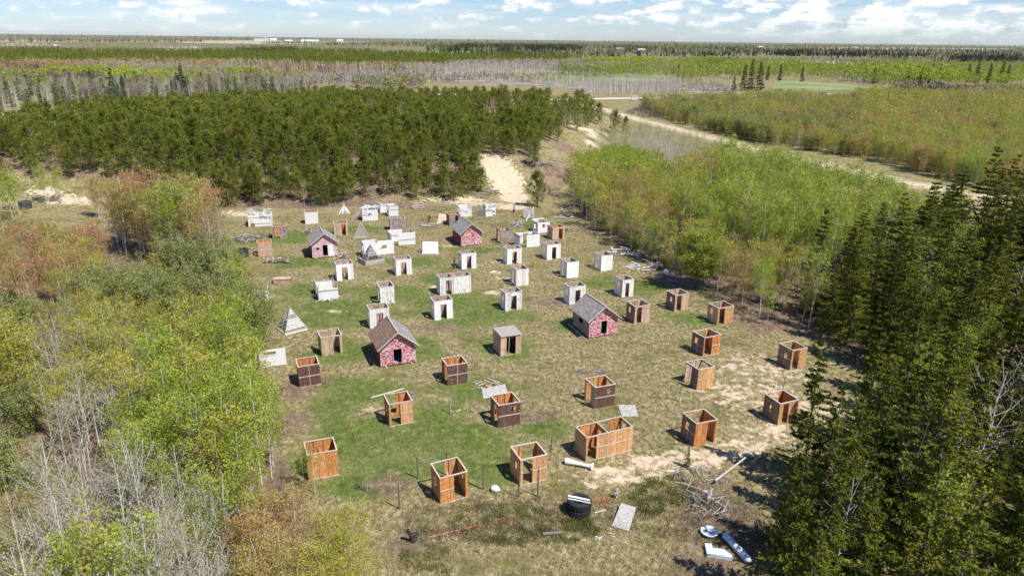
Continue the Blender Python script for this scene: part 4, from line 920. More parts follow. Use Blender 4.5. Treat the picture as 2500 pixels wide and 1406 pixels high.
# posts
def post(label, base, top_y, r=.07, lean=(0, 0), mat='post_wood', group=None):
    c = at3(*base); h = max(1.2, hgt_from(base, top_y)); rr = random.Random(label)
    pts = [(lean[0] * q + rr.uniform(-.02, .02), lean[1] * q, h * q) for q in (0, .3, .6, 1.)]
    o = MB().tube(pts, [r * 1.15, r, r * .95, r * .8], 7).build('wooden_post', MT[mat], loc=c); tag(o, label, 'post', group); return o
post('grey post standing left behind the nearest orange hut', (1020, 1168), 1111)
post('dark post between the nearest orange hut and the white jug', (1180, 1195), 1129, .075)
post('dark post standing alone left of the nearest orange hut', (975, 1242), 1178)
post('dark post tip just visible behind the nearest orange hut', (1092, 1160), 1101)
post('dark post touching the front left corner of the see-through orange hut', (1267, 1213), 1150, .06)
post('dark post in front of the see-through orange hut', (1313, 1212), 1143)
post('dark leaning post right behind the see-through orange hut', (1343, 1122), 1062, .055, (.15, 0))
post('pale crooked post with bare sand at its foot in mid field', (1100, 1010), 963, .07, (.05, 0), 'grey_wood')
post('tall thin pole before the light orange hut', (1658, 980), 925, .05, (.2, 0), 'grey_wood')
post('thin pole behind the hut hidden by the spruce', (1905, 985), 921, .045, (.1, 0))
post('dark post cut by the bottom edge of the picture', (1217, 1440), 1392, .06)
post('upright grey pole beside the split logs at the pink shed', (852, 632), 606, .06, (0, 0), 'grey_wood')
for i, (b, ty) in enumerate([((1286, 536), 512), ((1298, 533), 515)]):
    post(('short grey post of the dark leaning panel near the log crib', 'second grey post of the leaning panel, to its right')[i], b, ty, .06, (0, 0), 'grey_wood')
dk = at3(1292, 533); tag(MB().prism([(-1.2, 0, .1), (1.0, -.1, .1), (1.1, .5, 1.6), (-1.3, .5, 2.1)], (0, .05, 0)).build('leaning_panel', MT['grey_plank'], loc=dk), 'dark grey leaning panel behind the half fallen log crib', 'panel')

# charred stumps
def stump(label, px, h, r, seed, mat='burned', lean=.1, roots=0):
    c = at3(*px); e = empty('charred_stump' if mat == 'burned' else 'uprooted_stump', c); tag(e, label, 'stump'); q = random.Random(seed)
    pts, rad = [], []
    for i in range(7):
        u = i / 6; pts.append((lean * u + q.uniform(-.05, .05), q.uniform(-.05, .05), h * u)); rad.append(r * (1 - .45 * u) * q.uniform(.8, 1.25))
    MB().tube(pts, rad, 8).build('stump_body', MT[mat], e)
    for i in range(2 + roots):
        an = q.uniform(0, 2 * PI); z = h * q.uniform(.25, .75); l_ = h * (q.uniform(.25, .5) if roots else q.uniform(.12, .2))
        MB().tube([(pts[3][0], 0, z), (math.cos(an) * l_ * .6, math.sin(an) * l_ * .6, z + .1), (math.cos(an) * l_, math.sin(an) * l_, z + l_ * q.uniform(-.3, .5))], [r * .4, r * .3, r * .12], 6).build('snapped_root' if roots else 'snapped_limb', MT[mat], e)
stump('charred black stump standing at the left wall of a white hut', (1108, 656), 1.75, .2, 3)
stump('charred black stump on the open grass in front of the lone slope pine', (1254, 519), 1.6, .22, 5)
stump('leaning charred stump by the crumbling orange log', (1012, 1322), 1.1, .2, 7, lean=-.5, roots=3)
stump('pale uprooted stump with splayed roots in the lower right shade', (1722, 1225), 1.3, .26, 9, mat='log_wood', lean=.4, roots=7)
stump('small broken grey stump beside the patch of red soil', (1503, 1215), .9, .16, 11, mat='log_wood', lean=.1, roots=3)
stump('white broken snag stump above the pinkish log bundle', (1041, 495), 1.7, .15, 13, mat='log_wood', lean=.2, roots=2)

# tyres
def tyre(mb, z, R_, h, m=0, cx=0, cy=0, n=40):
    T = Matrix.Translation((cx, cy, z))
    prof = [(R_ * .52, h * .12), (R_ * .56, 0), (R_ * .88, 0), (R_ * .98, h * .12), (R_, h * .35), (R_, h * .65), (R_ * .98, h * .88), (R_ * .88, h), (R_ * .56, h), (R_ * .52, h * .88), (R_ * .52, h * .12)]
    mb.lathe(prof, n, m, T)
    for k in range(22):
        a = 2 * PI * k / 22; Q = T @ Matrix.Rotation(a, 4, 'Z')
        mb.box(R_ * .985, R_ * 1.02, -R_ * .055, R_ * .055, h * .1, h * .9, m, Q)
def tyres(label, px, R_, hs, mats, group=None):
    c = at3(*px); z = 0
    for i, (h, mm) in enumerate(zip(hs, mats)):
        mb = MB(); tyre(mb, 0, R_ * (1 - .02 * i), h, cx=.04 * i)
        o = mb.build('tractor_tyre', MT[mm], smooth=False, loc=(c.x, c.y, z)); tag(o, label[i], 'tyre', group); z += h + .005
    return c, z
c, zt = tyres(['lower of the two giant black tyres stacked near the white column', 'upper giant black tyre of the near stack, three white poles on it'], (1412, 1250), .98, [.62, .60], ['rubber', 'rubber'])
for i, (x, y, tt) in enumerate([(-.85, .45, 'first white pole across the upper giant tyre, the back one'), (-.85, .33, 'middle white pole lying across the upper giant tyre'), (-.88, .02, 'front white pole across the upper giant tyre')]):
    tag(MB().tube([(x, y, .05), (0, y - .28, .06), (-x, y - .56, .05)], [.055, .05, .045], 7).build('pole', MT['white_plank'], loc=(c.x, c.y, zt)), tt, 'pole')
tyres(['lower grey tyre of the pair beside the blank pink hut', 'upper black tyre of the pair beside the blank pink hut'], (592, 626), 1.05, [.7, .65], ['tyre_grey', 'rubber'])
tyres(['lower grey tyre of the pair at the far left track', 'upper dark tyre of the pair at the far left track'], (63, 508), 1.25, [.85, .8], ['tyre_grey', 'tyre_grey'])

# fallen white column, pipe, dish, bracket, jug, white drum
def lying(label, name, cat, p0, p1, prof, mat, z):
    a, b = at3(*p0), at3(*p1); c = (a + b) / 2; d = b - a; L = d.length
    e = empty(name, (c.x, c.y, 0), math.atan2(d.y, d.x)); tag(e, label, cat)
    Rm = Matrix.Translation((-L / 2, 0, z)) @ Matrix.Rotation(PI / 2, 4, 'Y')
    MB().lathe([(r_, u * L) for r_, u in prof], 28, 0, Rm).build('shaft', MT[mat], e, smooth=True)
    return e, L, Rm
e, L, Rm = lying('smooth white flared column fallen on the grass by the double orange hut', 'fallen_column', 'column', (1380, 1131), (1447, 1146), [(.0, .0), (.26, .0), (.29, .02), (.29, .06), (.25, .2), (.17, .55), (.16, .72), (.19, .88), (.23, .955)], 'white_plastic', .29)
MB().lathe([(.0, L * .955), (.34, L * .955), (.35, L * .97), (.34, L), (.0, L)], 28, 0, Rm).build('base_flange', MT['white_plastic'], e)
e, L, Rm = lying('long bluish white pipe lying in the spruce shade', 'fallen_pipe', 'pipe', (1770, 1314), (1828, 1377), [(.0, .0), (.29, .0), (.31, .01), (.31, .05), (.27, .07), (.27, .93), (.22, 1.), (.0, 1.)], 'blue_white_plastic', .3)
MB().lathe([(.30, L * .10), (.285, L * .10), (.285, L * .12), (.30, L * .12)], 28, 0, Rm).build('collar', MT['blue_white_plastic'], e)
lying('short white drum lying at the end of the dark pole stack', 'white_drum', 'drum', (1622, 668), (1642, 676), [(.0, .0), (.36, .0), (.38, .03), (.38, .97), (.36, 1.), (.0, 1.)], 'white_plastic', .38)
e = empty('dish', at3(1731, 1304)); tag(e, 'round shallow bluish white dish above the angular box in the shade', 'dish')
MB().lathe([(.0, .10), (.4, .14), (.60, .30), (.66, .34), (.68, .32), (.60, .18), (.45, 0), (.0, 0)], 36).build('bowl', MT['blue_white_plastic'], e, smooth=True)
e = empty('angular_box', at3(1755, 1353), math.radians(-6)); tag(e, 'L-shaped bluish white metal box lying below the dish', 'box')
P = [(-.95, -.45, .02), (.85, -.62, .02), (.85, -.35, .02), (.35, .25, .02), (-.45, .28, .02), (-.45, .75, .02), (-.95, .75, .02)]
MB().prism(P, (0, 0, .32)).build('body', MT['blue_white_plastic'], e)
MB().box(-.9, .3, -.5, -.47, .36, .38).build('edge_strip', MT['grey_wood'], e)
j = empty('plastic_jug', at3(1211, 1200), math.radians(-18)); tag(j, 'white plastic jug lying between the two dark posts', 'jug')
JR = Matrix.Translation((-.38, 0, .27)) @ Matrix.Rotation(PI / 2, 4, 'Y')
MB().lathe([(.0, .0), (.2, .0), (.27, .05), (.27, .45), (.22, .58), (.10, .66), (.09, .72), (.0, .72)], 24, 0, JR).build('body', MT['white_plastic'], j, smooth=True)
MB().tube([(-.22, 0, .52), (-.2, 0, .64), (.05, 0, .66), (.12, 0, .52)], [.035] * 4, 8).build('handle', MT['white_plastic'], j, smooth=True)
MB().tube([(.33, 0, .27), (.40, 0, .27)], [.07, .07], 12).build('cap', MT['sheet_grey'], j)
# brown-topped huts hidden among the dune pines
for i, (px, lab) in enumerate([((1077, 262), 'left white-topped lookout box between the dune pines'), ((1106, 262), 'right white-topped lookout box between the dune pines'), ((888, 272), 'dim grey lookout box farther left between the dune pines')]):
    c = at3(*px); e = empty('lookout_box', c, .3); tag(e, lab, 'lookout')
    for sx in (-1, 1):
        for sy in (-1, 1): MB().box(sx * .9 - .07, sx * .9 + .07, sy * .9 - .07, sy * .9 + .07, -.3, 5.2).build('leg', MT['grey_wood'], e)
    panel(MB(), (-1.05, -1.05), (1, 0), 2.1, 1.9, (0, -1), [(.25, .75, .4, .75)], z0=3.2).build('wall', [MT['white_ply'], MT['brown_grey']], e)
    panel(MB(), (-1.05, 1.0), (0, -1), 2.0, 1.9, (-1, 0), [(.3, .7, .4, .75)], z0=3.2).build('wall', [MT['grey_wood'], MT['brown_grey']], e)
    MB().box(-1.3, 1.3, -1.3, 1.3, 5.22, 5.32).build('roof', MT['white_plank' if i < 2 else 'weathered'], e)
w_ = at3(1547, 246); e = empty('utility_box', w_); tag(e, 'white cabin box standing beside the far pale road', 'box')
MB().box(-1.5, 1.5, -1, 1, .3, 2.6).build('body', MT['far_white'], e); MB().box(-1.6, 1.6, -1.1, 1.1, 2.61, 2.75).build('roof', MT['far_white'], e)

# far farm buildings and masts
def barn(label, px, w, l, h, wm='far_white', rm='far_roof', yaw=0.2):
    c = at3(*px); e = empty('farm_building', c, yaw); tag(e, label, 'building')
    MB().box(-w / 2, w / 2, -l / 2, l / 2, 0, h).build('wall', MT[wm], e)
    MB().prism([(-w / 2 - 1, -l / 2 - 1, h + .01), (-w / 2 - 1, l / 2 + 1, h + .01), (-w / 2 - 1, 0, h + l * .3)], (w + 2, 0, 0)).build('roof', MT[rm], e)
    mb = MB()
    for q in (-.3, 0, .3): mb.box(w * q - 1.2, w * q + 1.2, -l / 2 - .15, -l / 2 - .02, h * .2, h * .75)
    mb.build('window_row', MT['burned'], e)
BL = [((632, 101), 60, 25, 14, 'far_white', 'far_roof', 'grey-roofed farm building at the left end of the far farmyard'), ((650, 100.5), 40, 22, 20, 'far_white', 'far_roof', 'tallest pale farm building in the far left farmyard'),
      ((668, 101), 50, 25, 12, 'far_white', 'far_white', 'low white barn at the right end of the far farmyard'), ((706, 104), 45, 20, 9, 'far_white', 'far_white', 'small white shed right of the far farmyard'),
      ((757, 104.5), 110, 30, 8, 'far_white', 'far_white', 'long low white barn on the left horizon fields'), ((830, 102), 50, 25, 9, 'far_white', 'far_white', 'white building near the left horizon just left of the mast'),
      ((1512, 125), 26, 14, 7, 'far_white', 'far_roof', 'grey-roofed house among dark spruces at the right centre horizon'), ((1565, 128), 24, 12, 7, 'far_white', 'far_white', 'cream barn right of the grey-roofed house'),
      ((1855, 119), 40, 18, 7, 'far_white', 'far_white', 'long white sheds behind dark spruces'), ((1880, 119), 24, 14, 8, 'far_white', 'far_roof', 'short shed right of the long white sheds'),
      ((2085, 120), 44, 20, 8, 'far_white', 'far_roof', 'pale farm building right of centre on the far plain'), ((2240, 109.5), 200, 60, 10, 'far_white', 'far_white', 'white buildings on the right horizon below the masts')]
for px, w_, l_, h_, wm, rm, lab in BL: barn(lab, px, w_, l_, h_, wm, rm)
for px, h_, lab in [((991, 103.5), 98, 'tall thin mast on the left horizon'), ((2199, 114), 100, 'tallest thin mast on the right horizon'), ((2226, 114), 80, 'shorter thin mast on the right horizon')]:
    c = at3(*px); e = empty('radio_mast', c); tag(e, lab, 'mast')
    MB().tube([(0, 0, 0), (0, 0, h_)], [.9, .5], 4).build('lattice_pole', MT['far_roof'], e)
    MB().tube([(0, 0, h_), (0, 0, h_ * 1.06)], [.4, .2], 4).build('antenna', MT['far_roof'], e)

# ------------------------------------------------------------------ trees
def deciduous(rng, H, cb, R, nb, nleaf, ls, bark, leaf, twigs=0, top=.9, up=.55, sides=4, tr=.075, stems=1, tw=.013, spread=.2, shape='oval', lim=1.0):
    T, C = GB(), GB()
    for s_ in range(stems):
        an0 = rng.uniform(0, 2 * PI); ln = (.16 * H if stems > 1 else .03 * H)
        bx, by = (0, 0) if stems == 1 else (rng.uniform(-.2, .2), rng.uniform(-.2, .2))
        k = 6; u = np.linspace(0, 1, k)
        path = np.stack([bx + math.cos(an0) * ln * u + rng.normal(0, .012 * H, k) * u, by + math.sin(an0) * ln * u + rng.normal(0, .012 * H, k) * u, H * u * (1 if s_ == 0 else rng.uniform(.75, .95))], 1)
        T.tube(path, tr * (1 - .85 * u) + .008, sides, 0)
        f = lambda q: np.array([np.interp(q, u, path[:, i]) for i in range(3)])
        for b in range(nb):
            q = cb + (top - cb) * (b + rng.random()) / nb
            p0 = f(q); v = (q - cb) / (1 - cb)
            prof = (math.sin(PI * min(1, .18 + .82 * v)) ** .7 if shape == 'oval' else (1 - v) ** .7) * R
            L = prof * rng.uniform(.65, 1.15); an = b * 2.4 + rng.uniform(-.5, .5); upa = up * rng.uniform(.6, 1.4)
            d = np.array([math.cos(an), math.sin(an), math.tan(upa)]); p2 = p0 + d * L; p1 = p0 + d * L * .5 + np.array([0, 0, -.06 * L]) + rng.normal(0, .05 * L, 3)
            T.tube([p0, p1, p2], [tr * .32 * lim * (1.1 - q), tr * .2 * lim * (1.1 - q), .006], 3, 0)
            if twigs:
                tt = rng.uniform(.25, 1, twigs); base = p0 + (p2 - p0) * tt[:, None]
                dd = rng.normal(size=(twigs, 3)) * .6 + d * .5; dd[:, 2] += .5
                C.dcards(base, dd, rng.uniform(.35, .9, twigs) * (L * .45 + .2), tw * 2, rng, 1)
            if nleaf:
                n = nleaf; nc = 2 + n // 18; tt = rng.uniform(.25, 1.08, nc) ** .8; cen = p0 + (p2 - p0) * tt[:, None] + rng.normal(0, spread * (.5 + .4 * L), (nc, 3))
                base = cen[rng.integers(0, nc, n)] + rng.normal(0, .11 + .9 * ls, (n, 3))
                C.cards(base, ls, rng, 0)
    return T, C
def conifer(rng, H, R, cb, lev, per, ncard, cs, droop=.25, expo=.85, ragged=.25, tr=.12, width=.34):
    T, C = GB(), GB(); u = np.linspace(0, 1, 5)
    T.tube(np.stack([rng.normal(0, .03, 5) * u, rng.normal(0, .03, 5) * u, H * u], 1), tr * (1 - .9 * u) + .01, 5, 0)
    for i in range(lev):
        q = cb + (1 - cb) * (i + rng.random() * .6) / lev; z = H * q; v = (q - cb) / (1 - cb)
        for b in range(per):
            if rng.random() < ragged * .3: continue
            L = R * ((1 - v) ** expo * .96 + .05) * rng.uniform(1 - ragged * 1.2, 1 + ragged * .6) * (min(1, .55 + v * 5)); an = rng.uniform(0, 2 * PI)
            dr = droop * (1 - v * 1.3)
            d = np.array([math.cos(an), math.sin(an), 0]); sd_ = np.array([-math.sin(an), math.cos(an), 0])
            n = max(3, int(ncard * (L / R) ** .8)); t_ = rng.uniform(.08, 1, n) ** .75
            z_ = -dr * L * np.sin(t_ * 2.0) + .12 * L * t_ ** 3
            base = np.array([0, 0, z]) + d * (t_ * L)[:, None] + sd_ * (rng.normal(0, width, n) * L * (1.05 - t_) * .7)[:, None]
            base[:, 2] += z_ + rng.normal(0, .05, n)
            dd = d * .8 + sd_ * rng.normal(0, .7, n)[:, None]; dd[:, 2] = rng.normal(-.1, .35, n)
            C.dcards(base, dd, cs * rng.uniform(.7, 1.5, n) * 1.7, cs * 1.15, rng, 0)
            if i % 3 == 0: T.tube([[0, 0, z], [d[0] * L * .8, d[1] * L * .8, z - dr * L * .8]], [.022, .006], 3, 0)
    return T, C
def pine(rng, H, R, nb, ncard, cs, tr=.09):
    T, C = GB(), GB(); u = np.linspace(0, 1, 5); ph = np.stack([rng.normal(0, .1, 5) * u, rng.normal(0, .1, 5) * u, H * u], 1)
    T.tube(ph, tr * (1 - .85 * u) + .01, 5, 0)
    for b in range(nb):
        q = .10 + .86 * (b + rng.random()) / nb; v = (q - .10) / .9; p0 = np.array([np.interp(q, u, ph[:, k]) for k in range(3)])
        L = R * (1 - v ** 1.7) ** .8 * (min(1, .5 + v * 2.2)) * rng.uniform(.6, 1.2) + .15; an = b * 2.4 + rng.uniform(-.7, .7); upa = rng.uniform(.1, .5) + v * .6
        d = np.array([math.cos(an) * math.cos(upa), math.sin(an) * math.cos(upa), math.sin(upa)]); p2 = p0 + d * L + np.array([0, 0, .12 * L])
        T.tube([p0, p0 + d * L * .5, p2], [tr * .35, tr * .2, .01], 3, 0)
        ncl = 4
        for c_ in range(ncl):
            cc = p0 + (p2 - p0) * rng.uniform(.3, 1.05) + rng.normal(0, .15 * L, 3); n = max(2, int(ncard / ncl))
            base = cc + rng.normal(0, .17, (n, 3)); dd = rng.normal(size=(n, 3)) + d * .6 + np.array([0, 0, .55])
            C.dcards(base, dd, cs * rng.uniform(.7, 1.4, n) * 1.9, cs * .95, rng, 0)
    return T, C

MATS = {'pine': ('dark_bark', 'pine_leaf'), 'spruce': ('dark_bark', 'spruce_leaf'), 'grey_spruce': ('dark_bark', 'grey_spruce_leaf'), 'dark_spruce': ('dark_bark', 'dark_spruce_leaf'),
        'aspen': ('white_bark', 'aspen_leaf'), 'aspen_pale': ('white_bark', 'aspen_pale_leaf'), 'birch_orange': ('white_bark', 'birch_orange_leaf'), 'birch_rust': ('white_bark', 'birch_rust_leaf'),
        'birch_yellow': ('white_bark', 'birch_yellow_leaf'), 'bare': ('white_bark', 'grey_twig'), 'willow': ('dark_bark', 'willow_leaf'), 'bright_willow': ('dark_bark', 'bright_willow_leaf'),
        'brown_shrub': ('dark_bark', 'brown_brush'), 'snag': ('snag_bark', 'grey_twig'), 'brush_orange': ('white_bark', 'birch_orange_leaf'), 'brush_rust': ('dark_bark', 'birch_rust_leaf'), 'brush_yellow': ('white_bark', 'birch_yellow_leaf'), 'brush_lime': ('white_bark', 'aspen_leaf'), 'burned': ('dark_bark', 'brown_brush')}
PROTO, LOWP = {}, {}
def add_proto(sp, fn, n, seed, HH):
    for i in range(n):
        rng = np.random.default_rng(seed + i); T, C = fn(rng, i)
        a, b = MATS[sp]
        tm = tri_mesh('trunk', *T.arr()[:2], np.zeros(len(T.arr()[1]), int), [MT[a]])
        V, Tr, I = C.arr()
        cm = tri_mesh('crown', V, Tr, I, [MT[b], MT['grey_twig']]) if len(V) else None
        PROTO.setdefault(sp, []).append((tm, cm, HH))
def add_low(sp, fn, n, seed, HH):
    for i in range(n):
        rng = np.random.default_rng(seed + 100 + i); T, C = fn(rng, i); G = GB()
        v, t_, _ = T.arr(); G.add(v, t_, 0); v, t_, I = C.arr()
        if len(v): G.add(v, t_, 1)
        if len(I): G.I[-1] = np.where(I == 1, 2, 1).astype(np.int32)
        LOWP.setdefault(sp, []).append((G.arr(), HH))
D_ = deciduous
add_proto('aspen', lambda r, i: D_(r, 10, .34, 1.95, 30, 84, .092, 0, 0, twigs=4, up=.8, spread=.26, tr=.08), 4, 10, 10)
add_proto('aspen_pale', lambda r, i: D_(r, 10, .35, 1.7, 26, 50, .09, 0, 0, twigs=4, up=.8, tr=.085), 3, 20, 10)
add_proto('birch_orange', lambda r, i: D_(r, 10, .28, 1.75, 34, 70, .082, 0, 0, twigs=3, up=.6, tr=.06), 3, 30, 10)
add_proto('birch_rust', lambda r, i: D_(r, 10, .28, 1.6, 34, 70, .082, 0, 0, twigs=3, up=.6, tr=.06), 3, 35, 10)
add_proto('birch_yellow', lambda r, i: D_(r, 8, .2, 1.9, 34, 70, .084, 0, 0, twigs=4, up=.7, tr=.05), 3, 40, 8)
add_proto('bare', lambda r, i: D_(r, 10, .34, 1.9, 26, 9, .06, 0, 0, twigs=12, up=.8, tr=.075, tw=.010, lim=1.7), 4, 50, 10)
add_proto('willow', lambda r, i: D_(r, 5, .12, 2.0, 15, 90, .09, 0, 0, twigs=7, up=.8, stems=4, tr=.045, shape='oval'), 3, 60, 5)
add_proto('bright_willow', lambda r, i: D_(r, 7, .22, 2.5, 22, 260, .10, 0, 0, twigs=6, up=.75, stems=5, tr=.06, top=.95), 1, 65, 7)
add_proto('brown_shrub', lambda r, i: D_(r, 3, .05, 1.3, 10, 14, .06, 0, 0, twigs=22, up=.8, stems=4, tr=.03), 2, 70, 3)
add_proto('spruce', lambda r, i: conifer(r, 15, [3.3, 3.8, 2.7, 3.4][i], .05, 30, 7, 108, .122, ragged=.55, expo=.85, droop=.3, width=.2), 4, 80, 15)
add_proto('dark_spruce', lambda r, i: conifer(r, 14, 2.3, .03, 26, 8, 14, .30, ragged=.25), 2, 90, 14)
add_proto('grey_spruce', lambda r, i: conifer(r, 12, 2.5, .04, 22, 7, 13, .30, ragged=.4, expo=.6), 2, 95, 12)
add_proto('pine', lambda r, i: pine(r, 8, 2.9, 46, 72, .14), 4, 100, 8)
add_proto('snag', lambda r, i: D_(r, 8, .5, .8, 6, 0, .1, 0, 0, twigs=2, up=.3, tr=.19), 2, 110, 8)
add_proto('burned', lambda r, i: D_(r, 9, .4, .7, 12, 4, .06, 0, 0, twigs=5, up=.2, tr=.16), 2, 115, 9)
for q_, z_ in (('brush_orange', 3), ('brush_rust', 2), ('brush_yellow', 2), ('brush_lime', 2)):
    add_proto(q_, lambda r, i: D_(r, 5, .08, 1.35, 20, 56, .075, 0, 0, twigs=4, up=.9, stems=2, tr=.04), z_, 400, 5)
    add_low(q_, lambda r, i: D_(r, 5, .08, 1.35, 9, 20, .17, 0, 0, twigs=2, up=.9, stems=2, tr=.035, sides=3, tw=.02), z_, 400, 5)
# lighter builds of the same kinds for the mass behind the 300 nearest
add_low('aspen', lambda r, i: D_(r, 10, .36, 1.95, 17, 34, .17, 0, 0, up=.8, sides=3), 3, 10, 10)
add_low('aspen_pale', lambda r, i: D_(r, 10, .35, 1.7, 16, 13, .16, 0, 0, twigs=7, up=.8, sides=3, tw=.02), 3, 20, 10)
add_low('birch_orange', lambda r, i: D_(r, 10, .22, 1.75, 16, 26, .16, 0, 0, twigs=2, up=.6, tr=.06, sides=3, tw=.02), 3, 30, 10)
add_low('birch_rust', lambda r, i: D_(r, 10, .28, 1.6, 14, 20, .16, 0, 0, twigs=4, up=.6, tr=.06, sides=3, tw=.02), 2, 35, 10)
add_low('birch_yellow', lambda r, i: D_(r, 8, .2, 1.9, 14, 22, .16, 0, 0, up=.7, tr=.05, sides=3), 2, 40, 8)
add_low('bare', lambda r, i: D_(r, 10, .3, 1.9, 16, 2, .1, 0, 0, twigs=12, up=.75, tr=.085, sides=3, tw=.025), 3, 50, 10)
add_low('willow', lambda r, i: D_(r, 5, .12, 2.0, 6, 26, .17, 0, 0, twigs=8, up=.8, stems=3, tr=.045, sides=3, tw=.025), 2, 60, 5)
add_low('brown_shrub', lambda r, i: D_(r, 3, .05, 1.3, 6, 8, .12, 0, 0, twigs=12, up=.8, stems=3, tr=.03, sides=3, tw=.025), 2, 70, 3)
add_low('pine', lambda r, i: pine(r, 8, 3.0, 28, 20, .25), 4, 100, 8)
add_low('spruce', lambda r, i: conifer(r, 15, 2.7, .05, 24, 6, 8, .42), 2, 80, 15)
add_low('grey_spruce', lambda r, i: conifer(r, 12, 2.5, .04, 14, 5, 6, .5, ragged=.4, expo=.6), 2, 95, 12)

SPOTS = {}
def inframe(x, y, z, H, mg=.14):
    xs, ys, dz = proj([[x, y, z], [x, y, z + H]])
    if dz[0] < 5: return False
    return xs.max() > -2500 * mg and xs.min() < 2500 * (1 + mg) and ys.min() < 1406 * (1 + mg) + 60 and ys.max() > 0
CLEAR = []
def fill(kind, poly, sp, mix, H, seed, label, group, jit=.9, avoid=()):
    """mix = [(species, share)], H = (lo, hi)"""
    rng = np.random.default_rng(seed); P = poly if isinstance(poly[0], np.ndarray) or not isinstance(poly[0][0], int) else wpoly(poly)
    A = np.array(P); lo, hi = A.min(0), A.max(0)
    xs = np.arange(lo[0], hi[0], sp); ys = np.arange(lo[1], hi[1], sp); X_, Y_ = np.meshgrid(xs, ys)
    X_ = X_.ravel() + rng.uniform(-.5, .5, X_.size) * sp * jit; Y_ = Y_.ravel() + rng.uniform(-.5, .5, Y_.size) * sp * jit
    ok = sdf_poly(X_, Y_, P) > 0
    for a in avoid: ok &= sdf_poly(X_, Y_, a) < 0
    X_, Y_ = X_[ok], Y_[ok]; Z_ = terrain(X_, Y_) if len(X_) else X_
    names = [m_[0] for m_ in mix]; pr = np.array([m_[1] for m_ in mix], float); pr /= pr.sum()
    # patchy mixing: one species tends to stand together
    ph = rng.uniform(0, 6, 4)
    for x, y, z in zip(X_, Y_, Z_):
        h = rng.uniform(*H)
        if not inframe(x, y, z, h): continue
        q = .5 + .5 * math.sin(x * .21 + ph[0] + 2 * math.sin(y * .13 + ph[1])) * math.cos(y * .17 + ph[2])
        q = min(.999, max(0, .62 * q + .38 * rng.random() * 1.2)) if len(mix) > 1 else 0
        s_ = names[int(np.searchsorted(np.cumsum(pr), q))] if q < np.cumsum(pr)[-1] else names[-1]
        k = KIND[s_]
        SPOTS.setdefault(k, []).append((h / math.hypot(x, y, z - CAM_H), x, y, z, h, s_, rng.uniform(0, 2 * PI), int(rng.integers(0, 100)), label, group))
KIND = {'brush_orange': 'birch_sapling', 'brush_rust': 'birch_sapling', 'brush_yellow': 'birch_sapling', 'brush_lime': 'aspen_sapling', 'pine': 'pine_tree', 'spruce': 'spruce_tree', 'grey_spruce': 'spruce_tree', 'dark_spruce': 'spruce_tree', 'aspen': 'aspen_tree', 'aspen_pale': 'aspen_tree', 'birch_orange': 'birch_tree', 'birch_rust': 'birch_tree',
        'birch_yellow': 'birch_tree', 'bare': 'bare_tree', 'willow': 'willow_shrub', 'bright_willow': 'willow_shrub', 'brown_shrub': 'bare_shrub', 'snag': 'dead_snag', 'burned': 'scorched_tree'}
CAT = {'birch_sapling': 'birch sapling', 'aspen_sapling': 'aspen sapling', 'pine_tree': 'pine tree', 'spruce_tree': 'spruce tree', 'aspen_tree': 'aspen tree', 'birch_tree': 'birch tree', 'bare_tree': 'bare tree', 'willow_shrub': 'willow', 'bare_shrub': 'shrub', 'dead_snag': 'dead tree', 'scorched_tree': 'dead tree'}
def one(sp, px, H, label, seed, yaw=None, variant=None, group=None):
    x, y, z = at(*px); r = random.Random(seed)
    SPOTS.setdefault(KIND[sp], []).append((1e3 + r.random(), x, y, z, H, sp, r.uniform(0, 6.28) if yaw is None else yaw, variant if variant is not None else seed, label, group))
LOOK = {'brush_orange': 'bushy olive orange birch sapling', 'brush_rust': 'bushy rust orange birch sapling', 'brush_yellow': 'bushy yellow-green birch sapling', 'brush_lime': 'bushy lime green aspen sapling', 'pine': 'olive green bushy pine', 'spruce': 'dark green spire-shaped spruce', 'grey_spruce': 'dull grey-green spruce', 'dark_spruce': 'blackish spruce', 'aspen': 'fresh lime green aspen with pale trunk', 'aspen_pale': 'thin-leaved pale green aspen',
        'birch_orange': 'olive and orange budding birch', 'birch_rust': 'rust orange birch with white trunk', 'birch_yellow': 'yellow-green budding birch', 'bare': 'leafless pale grey tree', 'willow': 'grey-green round willow bush', 'bright_willow': 'bright green willow',
        'brown_shrub': 'leafless brown brush', 'snag': 'white dead snag', 'burned': 'thin dark dead trunk'}

LOOKS = {'brush_orange': 'olive orange sapling', 'brush_rust': 'rust orange sapling', 'brush_yellow': 'yellow-green sapling', 'brush_lime': 'lime green sapling', 'pine': 'olive pine', 'spruce': 'dark spruce', 'grey_spruce': 'dull grey spruce', 'dark_spruce': 'blackish spruce', 'aspen': 'lime green aspen', 'aspen_pale': 'thin pale aspen', 'birch_orange': 'olive orange birch', 'birch_rust': 'rusty birch',
         'birch_yellow': 'yellow-green birch', 'bare': 'leafless grey tree', 'willow': 'grey-green willow', 'bright_willow': 'bright willow', 'brown_shrub': 'brown brush', 'snag': 'white snag', 'burned': 'thin dark dead trunk'}
